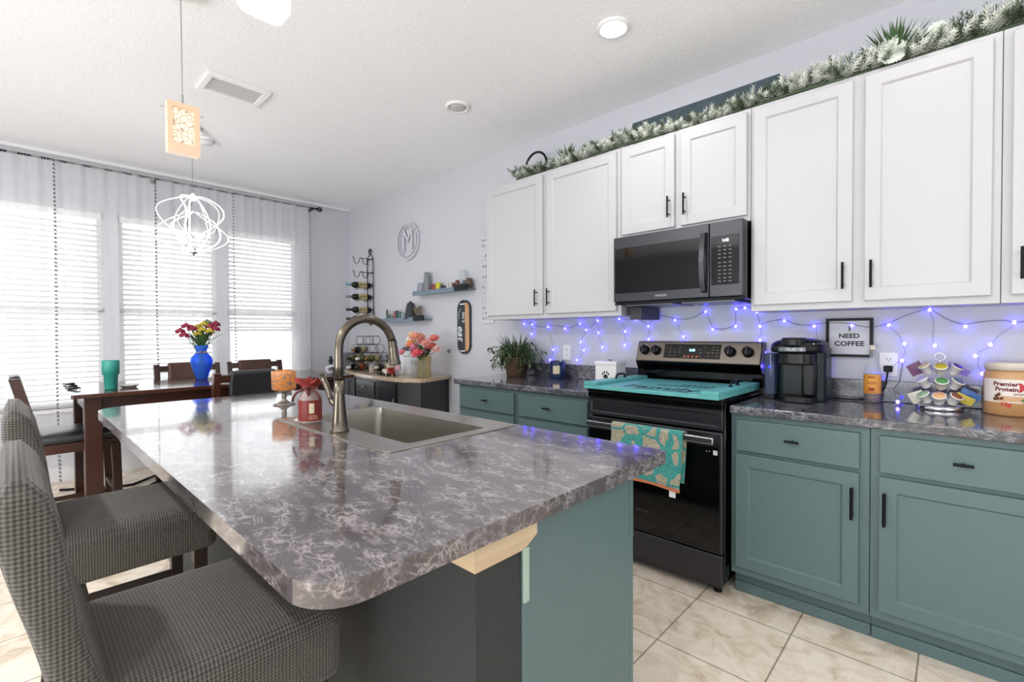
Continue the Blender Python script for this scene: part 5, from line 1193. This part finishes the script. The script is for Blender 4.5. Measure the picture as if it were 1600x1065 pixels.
# ---------------------------------------------------------------- string lights
bulb_m = mat('blue_led_bulb', '2a4cff', .3, emit='4038ff', es=17)
cord_m = mat('clear_cord', '6f7078', .4)
BUL = [(-2.645, 1.341), (-2.561, 1.255), (-2.555, 1.335), (-2.389, 1.313), (-2.368, 1.047), (-2.335, 1.129), (-2.219, 1.298), (-2.105, 1.056), (-2.076, 1.333), (-2.07, 1.192), (-2.043, 1.131), (-2.021, 1.285), (-1.921, 1.352), (-1.913, 1.263), (-1.88, 1.158), (-1.741, 1.362), (-1.698, 1.174), (-1.694, 1.271), (-1.614, 1.356), (-1.519, 1.305), (-1.517, 1.215), (-1.468, 1.366), (-1.331, 1.342), (-1.275, 1.235), (-1.135, 1.389), (-1.092, 1.281), (-0.958, 1.297), (-0.955, 1.398), (-0.906, 1.405), (-0.841, 1.377), (-0.825, 1.295), (-0.824, 1.215), (-0.80, 1.146), (-0.775, 1.065), (-0.7, 1.325), (-0.558, 1.293), (-0.520, 1.043), (-0.515, 1.135), (-0.393, 1.293), (-0.29, 1.033), (-0.244, 1.294), (-0.193, 1.12), (-0.184, 1.202), (-0.094, 1.362), (-0.075, 1.195), (0.027, 1.283), (0.06, 1.15), (0.083, 1.072), (0.107, 1.201), (0.178, 1.298)]
t = thing('string_lights', 'blue fairy lights strung along the wall under the white cabinets', 'string lights', (-1.2, 2.96, 1.35))
top = sorted([b for b in BUL if b[1] > 1.275])
pts = []
for i in range(len(top)-1):
    (xa, za), (xb, zb) = top[i], top[i+1]; L_ = xb-xa
    for k in range(5): u = k/5; pts.append((xa+L_*u, 2.952-.006*math.sin(PI*u), za+(zb-za)*u+.008-.12*L_*math.sin(PI*u)*(1 if i % 2 else -.4)))
pts.append((top[-1][0], 2.952, top[-1][1])); pts.append((.6, 2.952, 1.33))
w = M().tube(pts, .0016, 5)
low = sorted([b for b in BUL if b[1] <= 1.275], key=lambda b: b[0])
for (x, z) in low:
    cand = [b for b in BUL if b[1] > z+.03]; b = min(cand, key=lambda q: math.hypot((q[0]-x)*1.6, q[1]-z))
    dx = b[0]-x; w.tube([(b[0]-dx*u+.006*math.sin(PI*u*2+x*9), 2.955, b[1]+(z-b[1])*u-.02*abs(dx)*math.sin(PI*u)*4+.003) for u in [k/8 for k in range(9)]], .0011, 4)
w.tube([(-.19, 2.955, 1.12), (-.205, 2.955, 1.00), (-.20, 2.945, 1.02), (-.225, 2.93, .98), (-.20, 2.86, .935)], .0018, 5)
w.build('wire', cord_m, t)
b0 = M().ell((0, 0, 0), .0075, .006, .0095, 8, 6).build('bulb', bulb_m, t)
allb = [(x, 2.954, z) for x, z in BUL]+[(-.20, 2.84, .932)]
for i, p in enumerate(allb):
    o = b0 if i == 0 else b0.copy()
    if i: COL.objects.link(o)
    o.parent = t; o.location = Vector(p)-t.location
bm_loc = Vector(t.location)
b0.data.transform(Matrix.Translation(bm_loc))   # bulb mesh centred on its own origin

# ---------------------------------------------------------------- above the cabinets
UZ = 2.431
t = thing('lettered_board', 'long dark blue-grey wooden board with pale letters leaning behind the garland', 'sign board', (-1.17, 2.93, UZ))
M().box(-1.622, -.722, 2.925, 2.945, UZ, 2.685, .002).build('plank', noisy('weathered_blue_board', '37474f', '46565e', 8, (1, 5, 5), .7), t)
M().text('FL', .12, (-.93, 2.9245, 2.575), ext=.0006, sx=1.1).build('lettering', mat('faded_cream', 'a7b0ae', .7), t)
t = thing('hoop_ornament', 'black hoop ornament at the left end of the garland on top of the cabinets', 'ornament', (-2.38, 2.80, UZ))
M().tube([(-2.375+.105*math.cos(a), 2.80, 2.55+.105*math.sin(a)) for a in [-.3+(PI+.9)*i/20 for i in range(21)]], .009, 8).build('hoop', black_m, t)
M().box(-2.49, -2.45, 2.785, 2.815, UZ, 2.50, .006).box(-2.29, -2.26, 2.785, 2.815, UZ, 2.52, .006).build('foot', black_m, t)
# frosted garland
frost_m = mat('frosted_needle', 'd9ded3', .7, sheen=.3); green_m = mat('needle_green', '55634c', .65)
t = thing('garland', 'frosted evergreen garland lying along the top of the white wall cabinets', 'garland', (-.9, 2.73, UZ))
random.seed(31); wa, wb, wc = M(), M(), M()
x = -2.50; spine = []
def sprig(w, p, d, L, nn, nl, wd):
    d = d.normalized(); A_ = d.orthogonal().normalized(); B_ = d.cross(A_)
    vs = []; fs = []
    for k in range(nn):
        u = (k+.5)/nn; a = k*2.4; q = p+d*L*u; o = (A_*math.cos(a)+B_*math.sin(a)); e_ = q+(o*.8+d*.75)*nl*(1.1-.5*u); s_ = d.cross(o)*wd
        i = len(vs); vs += [q-s_, q+s_, e_+s_*.5, e_-s_*.5]; fs.append((i, i+1, i+2, i+3))
    w.raw(vs, fs)
while x < 1.0:
    zc = UZ+.03+.012*math.sin(x*7); yc = 2.715+.02*math.sin(x*5); spine.append((x, yc, zc-.01))
    for k in range(8):
        a = random.uniform(0, 2*PI); d = Vector((random.uniform(-.8, .8), math.cos(a)-.25, abs(math.sin(a))*(.75 if x < -.6 else 1.0)+.02))
        L_ = random.uniform(.05, .095)*(1 if x < -.6 else 1.15)
        p = Vector((x+random.uniform(-.02, .02), yc+random.uniform(-.02, .02), zc))
        e_ = p+d.normalized()*L_*1.1
        if e_.z < UZ+.012 and e_.y > 2.64: d.z = abs(d.z)+.1
        sprig(wa if random.random() < .70 else wb, p, d, L_, 36, .026, .0021)
    x += .021
w = M().tube(spine, .012, 6); w.build('garland_core', green_m, t)
wa.build('frosted_foliage', frost_m, t); wb.build('green_foliage', green_m, t)
def spiky(x, y, z, R_, n_, label):
    w = M()
    for i in range(n_):
        a = random.uniform(0, 2*PI); el = random.uniform(.25, 2.6)
        leafblade(w, (x, y, z), (math.cos(a), math.sin(a)*.7-.1, el), R_*random.uniform(.75, 1.1), .0055, .06, n=3)
    o = w.build('spiky_grass_pick', mat('grass_green', '3f5d33', .5), t, label); return o
spiky(-2.03, 2.73, UZ+.03, .15, 60, 'small dark green spiky pick near the left end')
spiky(-.215, 2.73, UZ+.03, .185, 100, 'large dark green spiky pick')
def fan(x, y, z, R_):
    w = M()
    for i in range(60):
        a = 2*PI*i/60; rr = R_*random.uniform(.85, 1.05); d = Vector((math.cos(a), -.25, math.sin(a))).normalized(); s_ = d.cross(Vector((0, 1, 0))).normalized()*.0022; p = Vector((x, y, z)); e_ = p+d*rr
        w.raw([p-s_, p+s_, e_+s_, e_-s_], [(0, 1, 2, 3)])
    return w.build('frosted_pine_fan', mat('snow_white_needle', 'd5dbd2', .7), t)
fan(-.215, 2.655, UZ+.045, .055); fan(-.07, 2.70, UZ+.10, .035)
